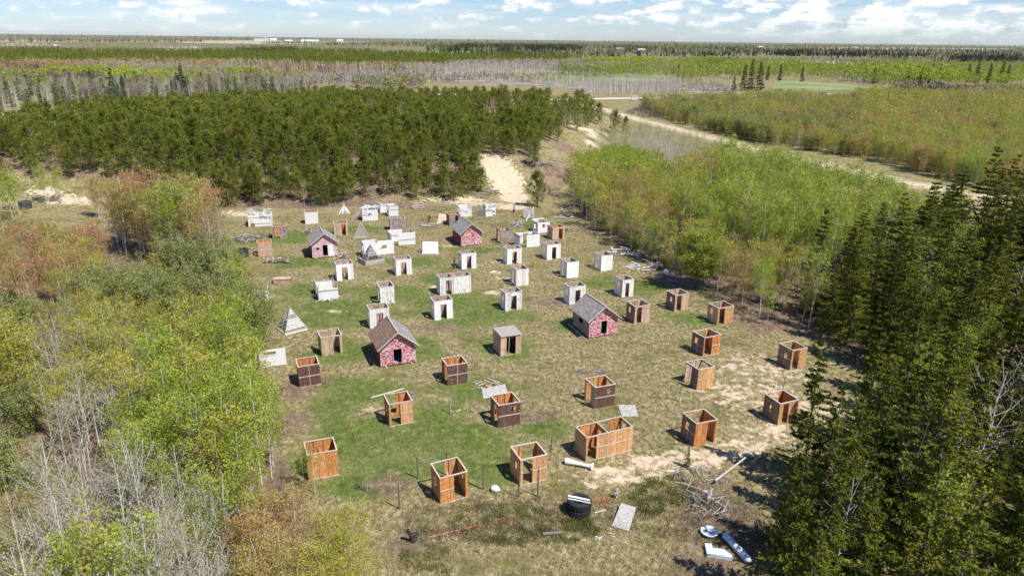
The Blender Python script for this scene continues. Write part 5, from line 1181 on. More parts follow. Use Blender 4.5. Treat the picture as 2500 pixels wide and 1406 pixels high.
# dune pines
fill('p', PINES, 3.45, [('pine', 1)], (4.6, 8.4), 1, 'on dune', 'pines of the dune wood', avoid=[SANDTOP] + [wpoly(q) for q in ([(250, 330), (330, 318), (350, 332), (270, 345)], [(700, 420), (760, 415), (770, 428), (710, 434)], [(420, 380), (470, 376), (480, 388)], [(900, 330), (960, 325), (950, 338)], [(860, 282), (925, 280), (920, 292), (870, 294)], [(560, 300), (640, 296), (620, 306)])])
fill('p', [(1330, 372), (1345, 300), (1390, 262), (1440, 270), (1470, 300), (1400, 335), (1350, 372)], 6.0, [('pine', 1)], (6, 9), 3, 'on right dune end', 'pines thinly spread on the right dune end')
fill('p', [(1350, 290), (1400, 300), (1410, 315), (1360, 312)], 2.6, [('bare', 1)], (4, 6), 4, 'on right dune end', 'bare grey saplings on the right dune end')
fill('p', PINES, 16, [('bare', .6), ('birch_rust', .4)], (5, 8), 5, 'among dune pines', 'bare and rusty trees among the dune pines')
one('pine', (1312, 505), 8.0, 'lone broad green pine at the foot of the sand slope', 4)
one('pine', (1305, 408), 6.5, 'lone pine on the shaded slope right of the sand', 5)
one('pine', (1340, 345), 6.5, 'lone pine high on the slope left of the second sand patch', 6)
one('pine', (1500, 330), 8.6, 'stout pine at the right end of the dune, by the second sand patch', 7)
one('pine', (1460, 305), 8.2, 'tall pine at the right end of the dune, above the second sand patch', 8)
one('pine', (1526, 327), 6.5, 'smaller pine rightmost on the dune end', 9)
one('pine', (1048, 545), 1.7, 'small green pine bush behind the low stack of grey logs', 10)
one('spruce', (1676, 1140), 2.3, 'little young spruce at the lower edge of the sandy track', 11, variant=1)
one('spruce', (45, 752), 6.2, 'narrow dark spruce among birches at the left edge', 12, variant=2)
fill('p', [(-200, 470), (60, 455), (60, 440), (-200, 440)], 4, [('pine', 1)], (5, 7), 2, 'beside left track', 'pines beside the left track')
# left wood
fill('a', [(330, 1200), (400, 1000), (540, 900), (606, 892), (640, 985), (668, 1100), (695, 1190), (630, 1320), (450, 1340), (320, 1310)], 1.95, [('aspen', .58), ('birch_yellow', .24), ('aspen_pale', .08), ('birch_orange', .10)], (6, 11), 11, 'in lime wood by orange huts', 'trees of the lime green left wood')
fill('a', [(130, 1400), (200, 1330), (330, 1340), (620, 1370), (620, 1480), (600, 1800), (60, 1800)], 1.75, [('bare', .62), ('aspen', .14), ('birch_yellow', .12), ('birch_orange', .12)], (7, 11), 12, 'in bottom left grove', 'trees of the bottom left leafless grove')
fill('a', [(60, 1400), (620, 1370), (600, 1750), (-60, 1750)], 2.0, [('aspen', .5), ('willow', .3), ('birch_yellow', .2)], (2, 5.5), 112, 'low in bottom left grove', 'low green growth in the leafless grove')
fill('a', [(120, 1080), (200, 900), (420, 880), (400, 1000), (330, 1180), (150, 1180)], 2.1, [('bare', .6), ('birch_yellow', .15), ('aspen_pale', .25)], (6.5, 9.5), 13, 'left of lime wood', 'pale trees left of the lime green wood')
fill('a', [(590, 1370), (700, 1260), (735, 1400), (720, 1600), (590, 1650)], 1.9, [('birch_orange', .6), ('birch_rust', .4)], (6.5, 9), 14, 'left of nearest hut', 'rusty birches at the bottom left')
fill('a', [(755, 1390), (850, 1370), (925, 1440), (945, 1800), (720, 1800)], 1.9, [('birch_yellow', 1)], (4.5, 6.5), 15, 'left of rotten log', 'yellow-green birches in the foreground')
fill('a', [(-160, 1400), (100, 1370), (150, 1420), (110, 1800), (-240, 1800)], 1.9, [('birch_yellow', .55), ('birch_orange', .35), ('bare', .1)], (5.5, 7.5), 16, 'in bottom left corner', 'yellow birches in the bottom left corner')
fill('a', [(-150, 650), (0, 640), (280, 660), (240, 745), (100, 790), (-150, 800)], 3.0, [('birch_orange', .6), ('birch_rust', .2), ('birch_yellow', .2)], (7, 10.5), 17, 'at left edge', 'orange birches at the left edge')
fill('a', [(285, 612), (330, 566), (500, 572), (548, 600), (545, 650), (470, 650), (350, 650)], 2.5, [('birch_rust', .4), ('birch_orange', .3), ('aspen', .3)], (10, 14), 18, 'in grove by stick heap', 'trees of the tall orange grove')
fill('a', [(60, 870), (160, 760), (300, 700), (560, 690), (645, 760), (640, 870), (420, 880), (200, 890)], 2.5, [('willow', .34), ('birch_yellow', .2), ('aspen_pale', .22), ('birch_orange', .18), ('bare', .06)], (4, 7.5), 19, 'in left willow thicket', 'trees of the left willow thicket')
fill('a', [(535, 760), (610, 745), (636, 850), (640, 905), (560, 900)], 2.0, [('aspen', .55), ('willow', .25), ('aspen_pale', .2)], (5, 7.5), 20, 'by white wall panel', 'young aspens along the left clearing edge')
fill('a', [(-150, 565), (55, 540), (55, 512), (-150, 515)], 3.2, [('aspen', 1)], (8, 10.5), 21, 'by far tyre pair', 'lime aspens at the far left')
fill('a', [(-150, 990), (80, 960), (110, 1050), (-150, 1080)], 2.6, [('birch_yellow', .7), ('bare', .2), ('birch_orange', .1)], (8, 11), 22, 'above grassy gap', 'birches at the left edge above the grassy gap')
fill('a', [(-150, 1075), (110, 1050), (200, 1200), (160, 1330), (60, 1380), (-160, 1340)], 3.6, [('birch_yellow', .5), ('willow', .3), ('aspen_pale', .2)], (2.5, 6), 113, 'on the left grassy gap', 'young trees on the left grassy gap')
fill('a', [(-150, 860), (60, 840), (140, 900), (100, 960), (-150, 970)], 3, [('willow', .4), ('birch_orange', .4), ('brown_shrub', .2)], (4, 7), 23, 'at middle left edge', 'mixed birches on the left edge')
for i, (px, h, lab) in enumerate([((115, 500), 8.5, 'slim lime aspen right of the far left tyre pair'), ((150, 497), 8, 'second slim aspen right of the far left tyre pair')]): one('aspen', px, h, lab, 30 + i)
for i, (px, h) in enumerate([((236, 528), 9), ((250, 531), 9.5), ((243, 533), 8.6)]): one('birch_orange', px, h, ['leftmost stem of the white birch clump on the left track', 'rightmost tall stem of the white birch clump on the left track', 'front stem of the white birch clump on the left track'][i], 34 + i)
one('bare', (528, 655), 10, 'tall pale leafless tree right of the orange grove', 40); one('bare', (548, 650), 9, 'smaller leafless tree next to the tyre pair', 41); one('aspen_pale', (565, 660), 8.5, 'thin pale aspen nearest the tyre pair', 42)
one('aspen_pale', (770, 1205), 4.2, 'young green aspen in front of the deep orange hut', 43); one('aspen', (745, 1190), 3.8, 'small dark green sapling at the left corner of the deep orange hut', 44)
one('aspen_pale', (898, 1200), 2.6, 'thin sapling alone on the grass behind the yellow birches', 45)
# right wood
fill('a', [(1450, 345), (1560, 325), (1700, 358), (1810, 402), (1800, 440), (1620, 430), (1490, 405)], 2.1, [('bare', .6), ('aspen_pale', .4)], (4, 6.2), 51, 'in thicket beside road', 'pale trees beside the sandy road')
fill('a', [(1392, 470), (1400, 425), (1490, 405), (1620, 425), (1600, 480), (1470, 490)], 2.2, [('aspen', .8), ('birch_orange', .2)], (5.5, 8), 52, 'beside sand slope', 'green trees at the top of the right wood')
fill('a', [(1398, 515), (1392, 470), (1600, 480), (1750, 430), (1740, 530), (1650, 600), (1570, 625), (1480, 577)], 2.25, [('birch_orange', .4), ('birch_yellow', .26), ('bare', .04), ('aspen', .30)], (6, 10.5), 53, 'in right wood', 'trees of the olive part of the right wood')
fill('a', [(1650, 600), (1740, 530), (1760, 458), (1860, 472), (2000, 522), (2150, 578), (2350, 650), (2260, 640), (2080, 700), (1960, 700), (1850, 690), (1700, 640)], 2.75, [('aspen', .84), ('bare', .06), ('birch_orange', .10)], (8, 13.5), 54, 'in lime right wood', 'aspens of the lime green right wood')
fill('a', [(1570, 630), (1700, 645), (1850, 700), (1950, 715), (1960, 800), (1900, 812), (1850, 785), (1740, 718), (1640, 684)], 2.5, [('bare', .18), ('birch_yellow', .2), ('birch_orange', .32), ('aspen', .30)], (5, 9.5), 55, 'on right wood edge', 'trees along the front edge of the right wood')
fill('a', [(1392, 500), (1480, 574), (1640, 680), (1740, 715), (1740, 690), (1600, 630), (1420, 500)], 2.0, [('brown_shrub', .7), ('willow', .3)], (1.6, 3), 56, 'along right wood edge', 'brush along the right wood edge')
one('bright_willow', (1700, 703), 8.6, 'bright green round willow standing free by the dark pole stack', 57)
one('willow', (1590, 640), 4.5, 'pale green willow bush behind the crisscross white poles', 58)
# spruces at the right
SPR = [(1925, 812), (1975, 745), (2100, 715), (2300, 640), (2520, 600), (2900, 700), (2900, 1750), (1980, 1800), (1935, 1480), (1960, 1300), (2000, 1180), (2110, 1060), (2170, 980), (2110, 900), (2010, 835)]
fill('s', SPR, 4.9, [('spruce', 1)], (7.5, 18.5), 61, 'in dark right wood', 'spruces of the dark right wood')
fill('s', SPR, 10.0, [('bare', .5), ('aspen', .5)], (8, 12), 62, 'among right spruces', 'leafy and bare trees among the right spruces')
one('spruce', (1958, 1175), 13.5, 'tall narrow spruce standing in front of the brown-sided hut, leftmost of the near spruces', 63, variant=2)
one('spruce', (1950, 1390), 9.5, 'broad low spruce at the left front corner of the dark wood', 64, variant=1)
one('spruce', (2370, 660), 21, 'tallest spruce rising against the far brush, behind the others', 65, variant=0)
one('spruce', (2460, 690), 22, 'tall spruce by the right picture edge in the back row', 66, variant=1)
for i, (px, h, lab) in enumerate([((1915, 1480), 12, 'broad spruce spilling toward the dish, lowest left of the dark wood'), ((1905, 1330), 8, 'short spruce behind the lowest left one'), ((1965, 1610), 14.5, 'tall spruce cut by the bottom edge right of the long pipe'), ((1925, 1720), 13, 'spruce cut by the bottom edge, lowest of the near spruces'), ((2090, 1300), 15.5, 'full spruce behind the near row, above the green aspen crown'), ((2040, 1420), 14.5, 'full spruce second from left in the near row'), ((2230, 700), 18, 'high pointed spruce left of the two tallest'), ((2060, 790), 15, 'spruce on the upper left corner of the dark wood'), ((2010, 1230), 11, 'spruce crowding behind the brown-sided hut'), ((2420, 640), 19, 'spire between the two tallest spruces')]): one('spruce', px, h, lab, 240 + i)
one('bare', (2180, 1330), 11, 'leafless white-limbed tree leaning among the right spruces', 67); one('bare', (2350, 1250), 13, 'tall white bare birch by the right edge', 68)
one('aspen', (2240, 1480), 10, 'fresh green aspen crown lit up between the near spruces', 69)
# beyond the road
fill('x', [(1560, 268), (1750, 258), (2120, 252), (2120, 392), (1850, 350), (1650, 300)], 2.5, [('brush_orange', .42), ('willow', .14), ('brush_yellow', .2), ('brown_shrub', .06), ('brush_lime', .12), ('bare', .12)], (2.2, 7.5), 71, 'beyond sandy road', 'brush beyond the sandy road')
fill('x', [(2100, 252), (2800, 250), (2800, 520), (2520, 490), (2330, 445), (2100, 385)], 2.5, [('brush_orange', .34), ('brush_lime', .2), ('brush_yellow', .2), ('brush_rust', .08), ('willow', .04), ('bare', .18)], (2.4, 8.5), 72, 'right of sandy road', 'orange brush beyond the road')
fill('x', [(2100, 300), (2150, 260), (2800, 255), (2800, 360), (2400, 360)], 6.5, [('burned', .9), ('bare', .1)], (8, 11), 73, 'over orange brush', 'thin dead trunks over the right brush')
fill('x', [(1440, 268), (1560, 262), (1640, 300), (1560, 288), (1500, 275)], 3.0, [('brown_shrub', 1)], (1.2, 2.2), 74, 'behind dune road', 'brush beside the road behind the dune')
# middle distance left
fill('m', [(-200, 262), (-200, 292), (0, 288), (260, 262), (620, 244), (760, 232), (700, 214), (-200, 232)], 6.5, [('grey_spruce', .42), ('bare', .3), ('aspen_pale', .14), ('brown_shrub', .14)], (7, 13), 81, 'beyond dune', 'grey wood beyond the dune')
for i, (px, h) in enumerate([((280, 250), 19), ((306, 250), 15), ((437, 238), 15), ((447, 239), 20), ((424, 240), 11), ((497, 236), 15), ((222, 206), 12)]):
    one('dark_spruce', px, h, ['tallest blackish spruce of the left pair beyond the dune', 'shorter blackish spruce of the left pair beyond the dune', 'second blackish spruce of the middle cluster beyond the dune', 'tallest blackish spruce of the middle cluster', 'shortest blackish spruce of the middle cluster beyond the dune', 'lone blackish spruce right of the middle cluster', 'single dark spruce in the far orange wood'][i], 200 + i)
one('burned', (466, 237), 15, 'reddish dead spruce between the blackish spruces', 208)
for i, (px, h) in enumerate([((1655, 190), 14), ((1668, 191), 11), ((1690, 192), 10), ((1815, 222), 20), ((1832, 222), 24), ((1852, 222), 22), ((1790, 224), 12), ((1873, 196), 14), ((1902, 198), 16), ((1957, 200), 15), ((2130, 205), 16), ((2205, 200), 15), ((2247, 207), 16), ((2270, 200), 18), ((2290, 205), 19), ((2360, 203), 19), ((2380, 205), 21), ((2410, 208), 20), ((2440, 204), 21), ((2455, 206), 18)]):
    one('dark_spruce', px, h, ['leftmost dark spruce by the far meadow', 'middle dark spruce left of the far meadow end', 'third small dark spruce by the far meadow', 'left spruce of the dark clump on the far road bend', 'tallest spruce of the dark clump on the far road bend', 'right spruce of the dark clump on the far road bend',
        'low dark tree at the foot of the far road clump', 'spruce left of the pale far meadow', 'twin-topped spruce behind the pale meadow', 'spruce at the middle of the pale meadow edge', 'spruce at the right end of the pale meadow'][i] if i < 11 else 'in far lime wood', 220 + i, group=None if i < 11 else 'dark spruces of the far right lime wood')
# snags of the flooded marsh
fill('g', [(1395, 236), (1660, 230), (1665, 216), (1400, 222)], 3.4, [('snag', 1)], (7, 11), 91, 'in marsh by road', 'dead snags of the marsh by the far road')
fill('g', [(1300, 215), (1640, 212), (1640, 203), (1300, 205)], 14, [('snag', 1)], (8, 13), 92, 'on open marsh', 'scattered marsh snags')
fill('g', [(540, 186), (1060, 192), (1060, 184), (540, 179)], 7.0, [('snag', 1)], (9, 15), 93, 'in dead tree line', 'line of dead trees behind the dune')

# ------------------------------------------------------------------ write the trees: 300 largest of each kind as things, the rest as one mass
def merge(name, items, label, group=None, kind='stuff'):
    """items: (sp, x, y, z, H, yaw, variant)"""
    Vs, Ts, Is, mats, off = [], [], [], [], 0; idx = {}
    def mi(nm):
        if nm not in idx: idx[nm] = len(mats); mats.append(MT[nm])
        return idx[nm]
    by = {}
    for it in items: by.setdefault((it[0], it[6] % len(LOWP[it[0]])), []).append(it)
    for (sp, k), L in by.items():
        (V, T, I), HH = LOWP[sp][k]; a = np.array([[q[1], q[2], q[3], q[4] / HH, q[5]] for q in L])
        c, s = np.cos(a[:, 4]) * a[:, 3], np.sin(a[:, 4]) * a[:, 3]
        X_ = V[None, :, 0] * c[:, None] - V[None, :, 1] * s[:, None] + a[:, 0:1]
        Y_ = V[None, :, 0] * s[:, None] + V[None, :, 1] * c[:, None] + a[:, 1:2]
        Z_ = V[None, :, 2] * a[:, 3:4] + a[:, 2:3]
        W = np.stack([X_, Y_, Z_], 2).reshape(-1, 3); n = len(V)
        TT = (T[None] + (np.arange(len(L)) * n)[:, None, None]).reshape(-1, 3) + off
        lut = np.array([mi(MATS[sp][0]), mi(MATS[sp][1]), mi('grey_twig')])
        Vs.append(W.astype(np.float32)); Ts.append(TT.astype(np.int32)); Is.append(np.tile(lut[I], len(L))); off += len(W)
    me = tri_mesh(name, np.concatenate(Vs), np.concatenate(Ts), np.concatenate(Is), mats)
    o = bpy.data.objects.new(name, me); col.objects.link(o); tag(o, label, kind=kind); o['category'] = 'trees'
    return len(me.polygons)
REST = {'birch_sapling': ('birch_sapling_brush', 'mass of orange and olive birch saplings beyond the sandy road'), 'aspen_sapling': ('aspen_sapling_brush', 'mass of lime green saplings beyond the sandy road'), 'pine_tree': ('pine_forest', 'olive pines filling the back of the wooded dune'), 'aspen_tree': ('aspen_wood', 'mass of lime and pale aspens deep in the right wood'), 'birch_tree': ('birch_brush', 'mass of olive and orange birches far beyond the sandy road'),
        'bare_tree': ('bare_wood', 'mass of leafless pale trees in the farther woods'), 'willow_shrub': ('willow_brush', 'mass of grey-green willow brush in the distance'), 'bare_shrub': ('brown_brush', 'mass of leafless brown brush in the distance'),
        'spruce_tree': ('spruce_wood', 'mass of grey spruces in the distance'), 'dead_snag': ('snag_field', 'mass of dead snags farther in the marsh'), 'scorched_tree': ('scorched_wood', 'mass of thin dead trunks farther off')}
LIMIT = 300
ROWS = ['front', 'second', 'third', 'fourth', 'fifth', 'sixth', 'seventh', 'eighth', 'ninth', 'tenth', 'eleventh', 'twelfth']
def ordinal(n): return 'leftmost' if n == 1 else '%d%s from left' % (n, 'th' if 10 <= n % 100 <= 20 else {1: 'st', 2: 'nd', 3: 'rd'}.get(n % 10, 'th'))
def name_rows(L):
    by = {}
    for i, q in enumerate(L): by.setdefault((q[5], q[8], q[9]), []).append(i)
    out = {}
    for (sp, lab, grp), idx in by.items():
        if not grp: 
            for i in idx: out[i] = (lab, None)
            continue
        if len(idx) == 1: out[idx[0]] = (LOOKS[sp] + ' ' + lab, grp); continue
        nr = max(1, min(len(ROWS), round(math.sqrt(len(idx) / 2.2)))); idx.sort(key=lambda i: L[i][2])
        for r_ in range(nr):
            row = idx[r_ * len(idx) // nr:(r_ + 1) * len(idx) // nr]; row.sort(key=lambda i: L[i][1] / L[i][2])
            for k_, i in enumerate(row):
                out[i] = ('%s, %s%s, %s' % (LOOKS[sp], ordinal(k_ + 1), '' if nr == 1 else ' in %s row' % ROWS[r_], lab), grp)
    return out
for k, L in SPOTS.items():
    L.sort(key=lambda q: -q[0]); things, rest = L[:LIMIT], L[LIMIT:]; NM = name_rows(things)
    for ti, (_, x, y, z, h, sp, yw, var, lab, grp) in enumerate(things):
        ps = PROTO[sp]; tm, cm, HH = ps[var % len(ps)]; s_ = h / HH
        if cm is None or k == 'dead_snag':
            e = bpy.data.objects.new(k, tm); col.objects.link(e); e.location = (x, y, z - .05); e.rotation_euler = (0, 0, yw)
        else:
            e = empty(k, (x, y, z - .05), yw)
            for nm, m_ in (('trunk', tm), ('crown', cm)):
                o = bpy.data.objects.new(nm, m_); col.objects.link(o); o.parent = e
        rr = random.Random(int(x * 991 + y * 577)); e.scale = (s_ * rr.uniform(.88, 1.12), s_ * rr.uniform(.88, 1.12), s_)
        e.rotation_euler = (rr.uniform(-.03, .03), rr.uniform(-.03, .03), yw)
        tag(e, NM[ti][0], CAT[k], (LOOK[sp] + ', ' + grp) if grp else None)
    if rest:
        nm, lab = REST[k]
        its = [(q[5] if q[5] in LOWP else 'bare', q[1], q[2], q[3] - .05, q[4], q[6], q[7]) for q in rest]
        print('rest', k, len(its), merge(nm, its, lab))
    print(k, len(things), len(rest))

# ------------------------------------------------------------------ distant woods: nobody could count them
def mini(rng, kind):
    G = GB()
    if kind == 'cone':
        for i in range(9):
            q = i / 9; L = 2.4 * (1 - q) + .3; n = 5; an = rng.uniform(0, 6.28, n)
            base = np.stack([np.zeros(n), np.zeros(n), np.full(n, 1 + 13 * q + 1.4)], 1); dd = np.stack([np.cos(an), np.sin(an), np.full(n, -.45)], 1)
            G.dcards(base, dd, L * rng.uniform(.8, 1.3, n), 2.2 * (1 - q) + .5, rng, 1)
        return G.arr(), 15
    if kind == 'ball':
        n = 60; p = rng.normal(size=(n, 3)); p /= np.linalg.norm(p, axis=1)[:, None]; p *= rng.uniform(.5, 1, n)[:, None] ** .5
        G.cards(p * np.array([2.2, 2.2, 3.4]) + np.array([0, 0, 6.2]), .62, rng, 1); G.tube([[0, 0, 0], [0, 0, 7]], [.12, .05], 3, 0)
        return G.arr(), 10
    if kind == 'bare':
        n = 26; z = rng.uniform(3, 9.5, n); an = rng.uniform(0, 6.28, n); base = np.stack([np.zeros(n), np.zeros(n), z * .9], 1)
        G.dcards(base, np.stack([np.cos(an), np.sin(an), np.full(n, 1.2)], 1), rng.uniform(1.2, 2.4, n), .16, rng, 1)
        for _ in range(2): x, y = rng.uniform(-1.2, 1.2, 2); G.tube([[x, y, 0], [x, y, 9]], [.13, .04], 3, 0)
        return G.arr(), 10
    if kind == 'round_pine':
        n = 42; z = rng.uniform(1.0, 8, n); r_ = 2.2 * (1 - (z / 8.6) ** 2.2) ** .6 * rng.uniform(.5, 1, n); an = rng.uniform(0, 6.28, n)
        G.cards(np.stack([r_ * np.cos(an), r_ * np.sin(an), z], 1), .62, rng, 1)
        return G.arr(), 8
    if kind == 'snag':
        G.tube([[0, 0, 0], [.1, 0, 4], [.2, .1, 10]], [.2, .14, .05], 3, 0); return G.arr(), 10
for nm, kd, mt in [('f_cone', 'cone', ('dark_bark', 'dark_spruce_leaf')), ('f_lime', 'ball', ('white_bark', 'aspen_leaf')), ('f_palegreen', 'ball', ('white_bark', 'aspen_pale_leaf')), ('f_orange', 'ball', ('white_bark', 'birch_orange_leaf')),
                   ('f_rust', 'ball', ('dark_bark', 'birch_rust_leaf')), ('f_brown', 'ball', ('dark_bark', 'brown_brush')), ('f_grey', 'ball', ('white_bark', 'grey_twig')), ('f_bare', 'bare', ('white_bark', 'grey_twig')), ('f_pine', 'round_pine', ('dark_bark', 'pine_leaf')),
                   ('f_greenspruce', 'cone', ('dark_bark', 'grey_spruce_leaf')), ('f_snag', 'snag', ('snag_bark', 'snag_bark'))]:
    MATS[nm] = mt; LOWP[nm] = [mini(np.random.default_rng(hash_ + 7), kd) for hash_ in range(3)]
def far(name, label, poly, n, mix, H, seed, wide=1.0):
    rng = np.random.default_rng(seed); P = wpoly(poly); A = np.array(P); lo, hi = A.min(0), A.max(0); its = []; names = [m_[0] for m_ in mix]; cum = np.cumsum([m_[1] for m_ in mix]); cum = cum / cum[-1]; ph = rng.uniform(0, 6, 4)
    # even in the picture's depth: nearer part of a band gets more trees
    tries = n * 6; x = rng.uniform(lo[0], hi[0], tries); y = rng.uniform(lo[1], hi[1], tries); wv = np.sin(x / lo[1] * 9 + ph[0]) + .6 * np.sin(x / lo[1] * 23 + ph[1]) + .4 * np.sin(x / lo[1] * 51 + ph[2]); ok = sdf_poly(x, y * (1 + .065 * wv), P) > 0; x, y = x[ok], y[ok]
    sel = rng.random(len(x)) < np.minimum(1, (lo[1] / y) ** 1.5 * 1.4); x, y = x[sel][:n], y[sel][:n]
    for a, b in zip(x, y):
        q = .5 + .5 * math.sin(a * .017 + ph[0] + 2 * math.sin(b * .011 + ph[1])) * math.cos(b * .013 + ph[2]); q = min(.999, max(0, .6 * q + .4 * rng.random()))
        its.append((names[min(len(names) - 1, int(np.searchsorted(cum, q)))], a, b, -.05, rng.uniform(*H), rng.uniform(0, 6.28), int(rng.integers(0, 100))))
    print(name, len(its), merge(name, its, label))
far('far_wood', 'brown, orange and lime wood behind the grey spruces on the left', [(-400, 240), (640, 222), (760, 214), (560, 186), (-400, 192)], 2600, [('f_orange', .18), ('f_grey', .2), ('f_lime', .24), ('f_bare', .16), ('f_brown', .22)], (6, 10), 301)
far('far_wood', 'rust and orange wood on the left before the dark pine belt', [(-500, 192), (560, 186), (1060, 182), (1060, 168), (560, 160), (-500, 162)], 3200, [('f_rust', .16), ('f_brown', .22), ('f_orange', .22), ('f_grey', .26), ('f_palegreen', .14)], (7, 11), 302)
far('far_wood', 'grey leafless wood with green tops behind the dune', [(640, 222), (1030, 226), (1030, 200), (760, 196)], 900, [('f_bare', .6), ('f_grey', .2), ('f_palegreen', .2)], (7, 11), 303)
far('far_wood', 'leafless grey wood right of the line of dead trees', [(1000, 190), (1380, 186), (1600, 190), (1380, 164), (1000, 172)], 1500, [('f_bare', .5), ('f_grey', .3), ('f_palegreen', .2)], (9, 14), 304)
far('far_wood', 'low grey-brown scrub over the marsh', [(560, 185), (1050, 200), (1380, 218), (1800, 230), (1790, 208), (1300, 192), (1000, 172), (640, 166)], 2600, [('f_brown', .45), ('f_grey', .4), ('f_bare', .15)], (1.6, 4.5), 320)
far('far_pine_belt', 'dark pine belt crossing the left and middle distance', [(-700, 160), (560, 158), (1060, 166), (1360, 162), (1420, 140), (1180, 136), (850, 126), (-700, 128)], 6500, [('f_pine', 1)], (8, 11), 305)
far('far_wood', 'fresh lime green wood in the right middle distance', [(1360, 184), (1620, 190), (1650, 192), (1780, 198), (1880, 202), (2080, 210), (2300, 214), (2900, 225), (2900, 178), (2200, 166), (1700, 160), (1380, 158)], 4200, [('f_lime', .42), ('f_palegreen', .33), ('f_bare', .15), ('f_grey', .1)], (9, 14), 306)
far('far_wood', 'green and orange brush before the pale far meadow on the right', [(1760, 244), (1900, 240), (2200, 240), (2900, 245), (2900, 228), (2180, 228), (1880, 236)], 1200, [('f_lime', .3), ('f_palegreen', .3), ('f_orange', .4)], (5, 8), 307)
far('far_wood', 'brown dead wood beyond the orange brush at the right edge', [(2200, 252), (2900, 262), (2900, 240), (2250, 236)], 900, [('f_grey', .35), ('f_brown', .3), ('f_bare', .35)], (6, 10), 308)
far('far_spruce_belt', 'blackish spruce belt below the right horizon', [(1040, 130), (1260, 144), (1700, 142), (2200, 142), (2900, 150), (2900, 132), (1900, 118), (1300, 112), (1050, 112)], 6500, [('f_cone', .66), ('f_grey', .16), ('f_palegreen', .14), ('f_greenspruce', .08)], (10, 17), 309)
far('far_wood', 'grey-brown wood round the pale lakes on the right', [(1700, 158), (2900, 172), (2900, 150), (2200, 145), (1700, 145)], 2200, [('f_grey', .4), ('f_brown', .25), ('f_palegreen', .35)], (6, 9), 310)
far('far_wood', 'pale green wood behind the pine belt on the left', [(-900, 126), (480, 126), (880, 124), (880, 114), (520, 110), (-900, 107)], 3600, [('f_palegreen', .4), ('f_grey', .4), ('f_greenspruce', .2)], (8, 13), 311)
far('far_wood', 'grey-green wood along the left horizon', [(-900, 104), (560, 104), (560, 97.5), (-900, 94)], 3600, [('f_greenspruce', .45), ('f_grey', .3), ('f_palegreen', .25)], (14, 26), 312)
far('far_wood', 'last line of trees along the whole horizon', [(-1200, 90), (1250, 104), (3600, 122), (3600, 119), (1250, 101), (-1200, 86)], 5000, [('f_greenspruce', .5), ('f_cone', .5)], (25, 48), 313)
far('far_wood', 'green hedged country below the middle and right horizon', [(700, 114), (1500, 120), (2900, 136), (2900, 121), (1500, 107), (700, 103)], 6500, [('f_palegreen', .3), ('f_greenspruce', .4), ('f_cone', .3)], (11, 20), 314)

for i_, (pl, n_, mx, hh) in enumerate([([(540, 130), (640, 132), (720, 128), (700, 120), (600, 119)], 420, [('f_cone', .8), ('f_pine', .2)], (9, 14)), ([(1090, 126), (1340, 132), (1460, 128), (1400, 114), (1130, 112)], 1500, [('f_cone', 1)], (12, 22)),
        ([(1880, 138), (2120, 142), (2180, 134), (1960, 128)], 700, [('f_cone', 1)], (11, 18)), ([(2230, 150), (2420, 156), (2480, 146), (2290, 142)], 380, [('f_cone', 1)], (11, 18)), ([(180, 192), (250, 196), (330, 192), (300, 183), (210, 182)], 130, [('f_lime', 1)], (9, 12)),
        ([(310, 208), (420, 214), (480, 208), (440, 198), (330, 197)], 150, [('f_lime', 1)], (9, 13)), ([(540, 205), (600, 206), (610, 198), (550, 196)], 40, [('f_lime', 1)], (9, 13)), ([(940, 192), (990, 194), (1000, 187), (950, 184)], 60, [('f_lime', .6), ('f_palegreen', .4)], (9, 14)),
        ([(1430, 178), (1600, 184), (1640, 172), (1480, 164)], 420, [('f_lime', 1)], (12, 17)), ([(1700, 178), (1800, 180), (1850, 166), (1720, 162)], 300, [('f_lime', .5), ('f_palegreen', .5)], (11, 16)), ([(2060, 200), (2180, 208), (2300, 206), (2220, 192), (2080, 186)], 260, [('f_cone', .35), ('f_lime', .65)], (11, 19))]):
    far('far_clump', ['dark conifer clump left on the far plain', 'tall blackish conifer clump below the middle horizon', 'dark conifer clump behind the left pale lake', 'dark conifer clump behind the right pale lake', 'bright lime clump in the rusty far wood', 'bright lime clump behind the middle blackish spruces', 'small lime clump left of the marsh',
        'lime clump above the dead tree line', 'tall bright lime stand behind the marsh meadow', 'tall lime stand left of the far spruces', 'mixed clump behind the pale far meadow'][i_], pl, n_, mx, hh, 400 + i_)
# undergrowth and tussocks
def scatter_ground(name, label, polys, n, mat, seed, hgt, kind_, cat, per=6, rad=.16, test=None):
    rng = np.random.default_rng(seed); G = GB()
    for P, share in polys:
        P = P if not isinstance(P[0][0], int) else wpoly(P); A = np.array(P); lo, hi = A.min(0), A.max(0); m_ = int(n * share)
        x = rng.uniform(lo[0], hi[0], m_ * 6); y = lo[1] + (hi[1] - lo[1]) * rng.random(m_ * 6) ** 1.35; ok = sdf_poly(x, y, P) > 0; x, y = x[ok][:m_], y[ok][:m_]
        if test is not None: k = test(x, y, rng); x, y = x[k], y[k]
        z = terrain(x, y); C = np.repeat(np.stack([x, y, z], 1), per, 0); C[:, :2] += rng.normal(0, rad, (len(C), 2))
        dd = rng.normal(size=(len(C), 3)) * .55; dd[:, 2] = rng.uniform(.5, 1.4, len(C))
        G.dcards(C, dd, rng.uniform(*hgt, len(C)), kind_, rng, 0)
    V, T, I = G.arr(); me = tri_mesh(name, V, T, I, [MT[mat]]); o = bpy.data.objects.new(name, me); col.objects.link(o); tag(o, label, cat, kind='stuff')
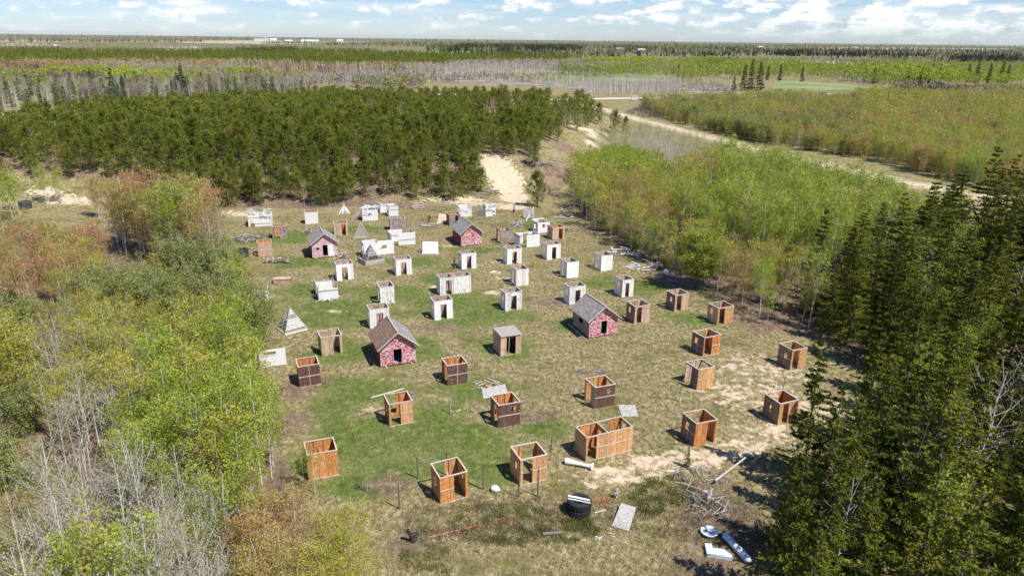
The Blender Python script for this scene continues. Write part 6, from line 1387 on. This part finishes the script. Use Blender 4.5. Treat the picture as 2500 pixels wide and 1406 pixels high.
CLEARING = [(700, 530), (900, 512), (1180, 500), (1290, 500), (1392, 520), (1560, 640), (1740, 726), (1900, 820), (2080, 920), (1990, 1050), (1900, 1250), (1840, 1406), (1840, 1500), (950, 1500), (930, 1400), (760, 1200), (700, 1090), (665, 850), (640, 730), (570, 640), (560, 540)]
def coverage(ch):
    C = [(*at(a[0], a[1])[:2], a[2], a[3], a[4]) for a in blob if a[5] == ch]
    def f(x, y):
        v = np.zeros(len(x))
        for x0, y0, rx, ry, st in C: v = np.maximum(v, st * np.exp(-.8 * (((x - x0) / rx) ** 2 + ((y - y0) / ry) ** 2)))
        return v
    return f
cg, cs_ = coverage(0), coverage(1)
scatter_ground('dry_grass', 'dry grass tufts covering the clearing', [(CLEARING, 1.)], 60000, 'dry_grass_blade', 1, (.10, .34), .05, 'grass', 5, .14, lambda x, y, r: r.random(len(x)) > cg(x, y) * .9 + cs_(x, y) * 1.1)
scatter_ground('green_grass', 'green grass growing in patches on the clearing', [(CLEARING, 1.)], 60000, 'green_grass_blade', 2, (.06, .18), .05, 'grass', 4, .14, lambda x, y, r: r.random(len(x)) < cg(x, y) * 1.3 - .15)
scatter_ground('undergrowth', 'brown leafless undergrowth under the woods', [(WOOD_L, .38), (WOOD_R, .32), (PINES, .3)], 30000, 'brown_brush', 3, (.3, 1.1), .035, 'undergrowth', 7, .25)
FG = [(1000, 1230), (1380, 1200), (1560, 1220), (1680, 1180), (1860, 1240), (1880, 1330), (1700, 1330), (1500, 1290), (1200, 1330), (980, 1300)]
scatter_ground('low_juniper', 'low green shrubs round the big black tyres', [([(1080, 1240), (1330, 1215), (1400, 1290), (1470, 1290), (1430, 1320), (1200, 1330), (1090, 1300)], .45), ([(1530, 1180), (1690, 1150), (1700, 1210), (1600, 1260), (1540, 1240)], .3), ([(1390, 1262), (1440, 1262), (1440, 1290), (1380, 1290)], .12), ([(980, 1290), (1060, 1270), (1100, 1400), (990, 1400)], .1)], 300, 'low_shrub_leaf', 4, (.10, .28), .06, 'ground shrubs', 60, .22)
scatter_ground('low_brush', 'brown low brush on the foreground clearing', [(FG, 1.)], 700, 'brown_brush', 5, (.2, .6), .025, 'ground brush', 16, .3)

# ------------------------------------------------------------------ haze
hz = MB().box(-33000, 33000, -2500, 34500, -1.5, 122).build('haze', [])
m = bpy.data.materials.new('haze'); m.use_nodes = True; t = NT(m.node_tree)
v = t.n('ShaderNodeVolumePrincipled', {'Color': (.74, .86, 1.0, 1), 'Density': HAZE if 'HAZE' in globals() else 1.0e-5, 'Anisotropy': .3})
t.n('ShaderNodeOutputMaterial', {1: v.outputs[0]})
hz.data.materials.append(m); tag(hz, 'thin blue air over the whole plain', 'haze', kind='stuff')
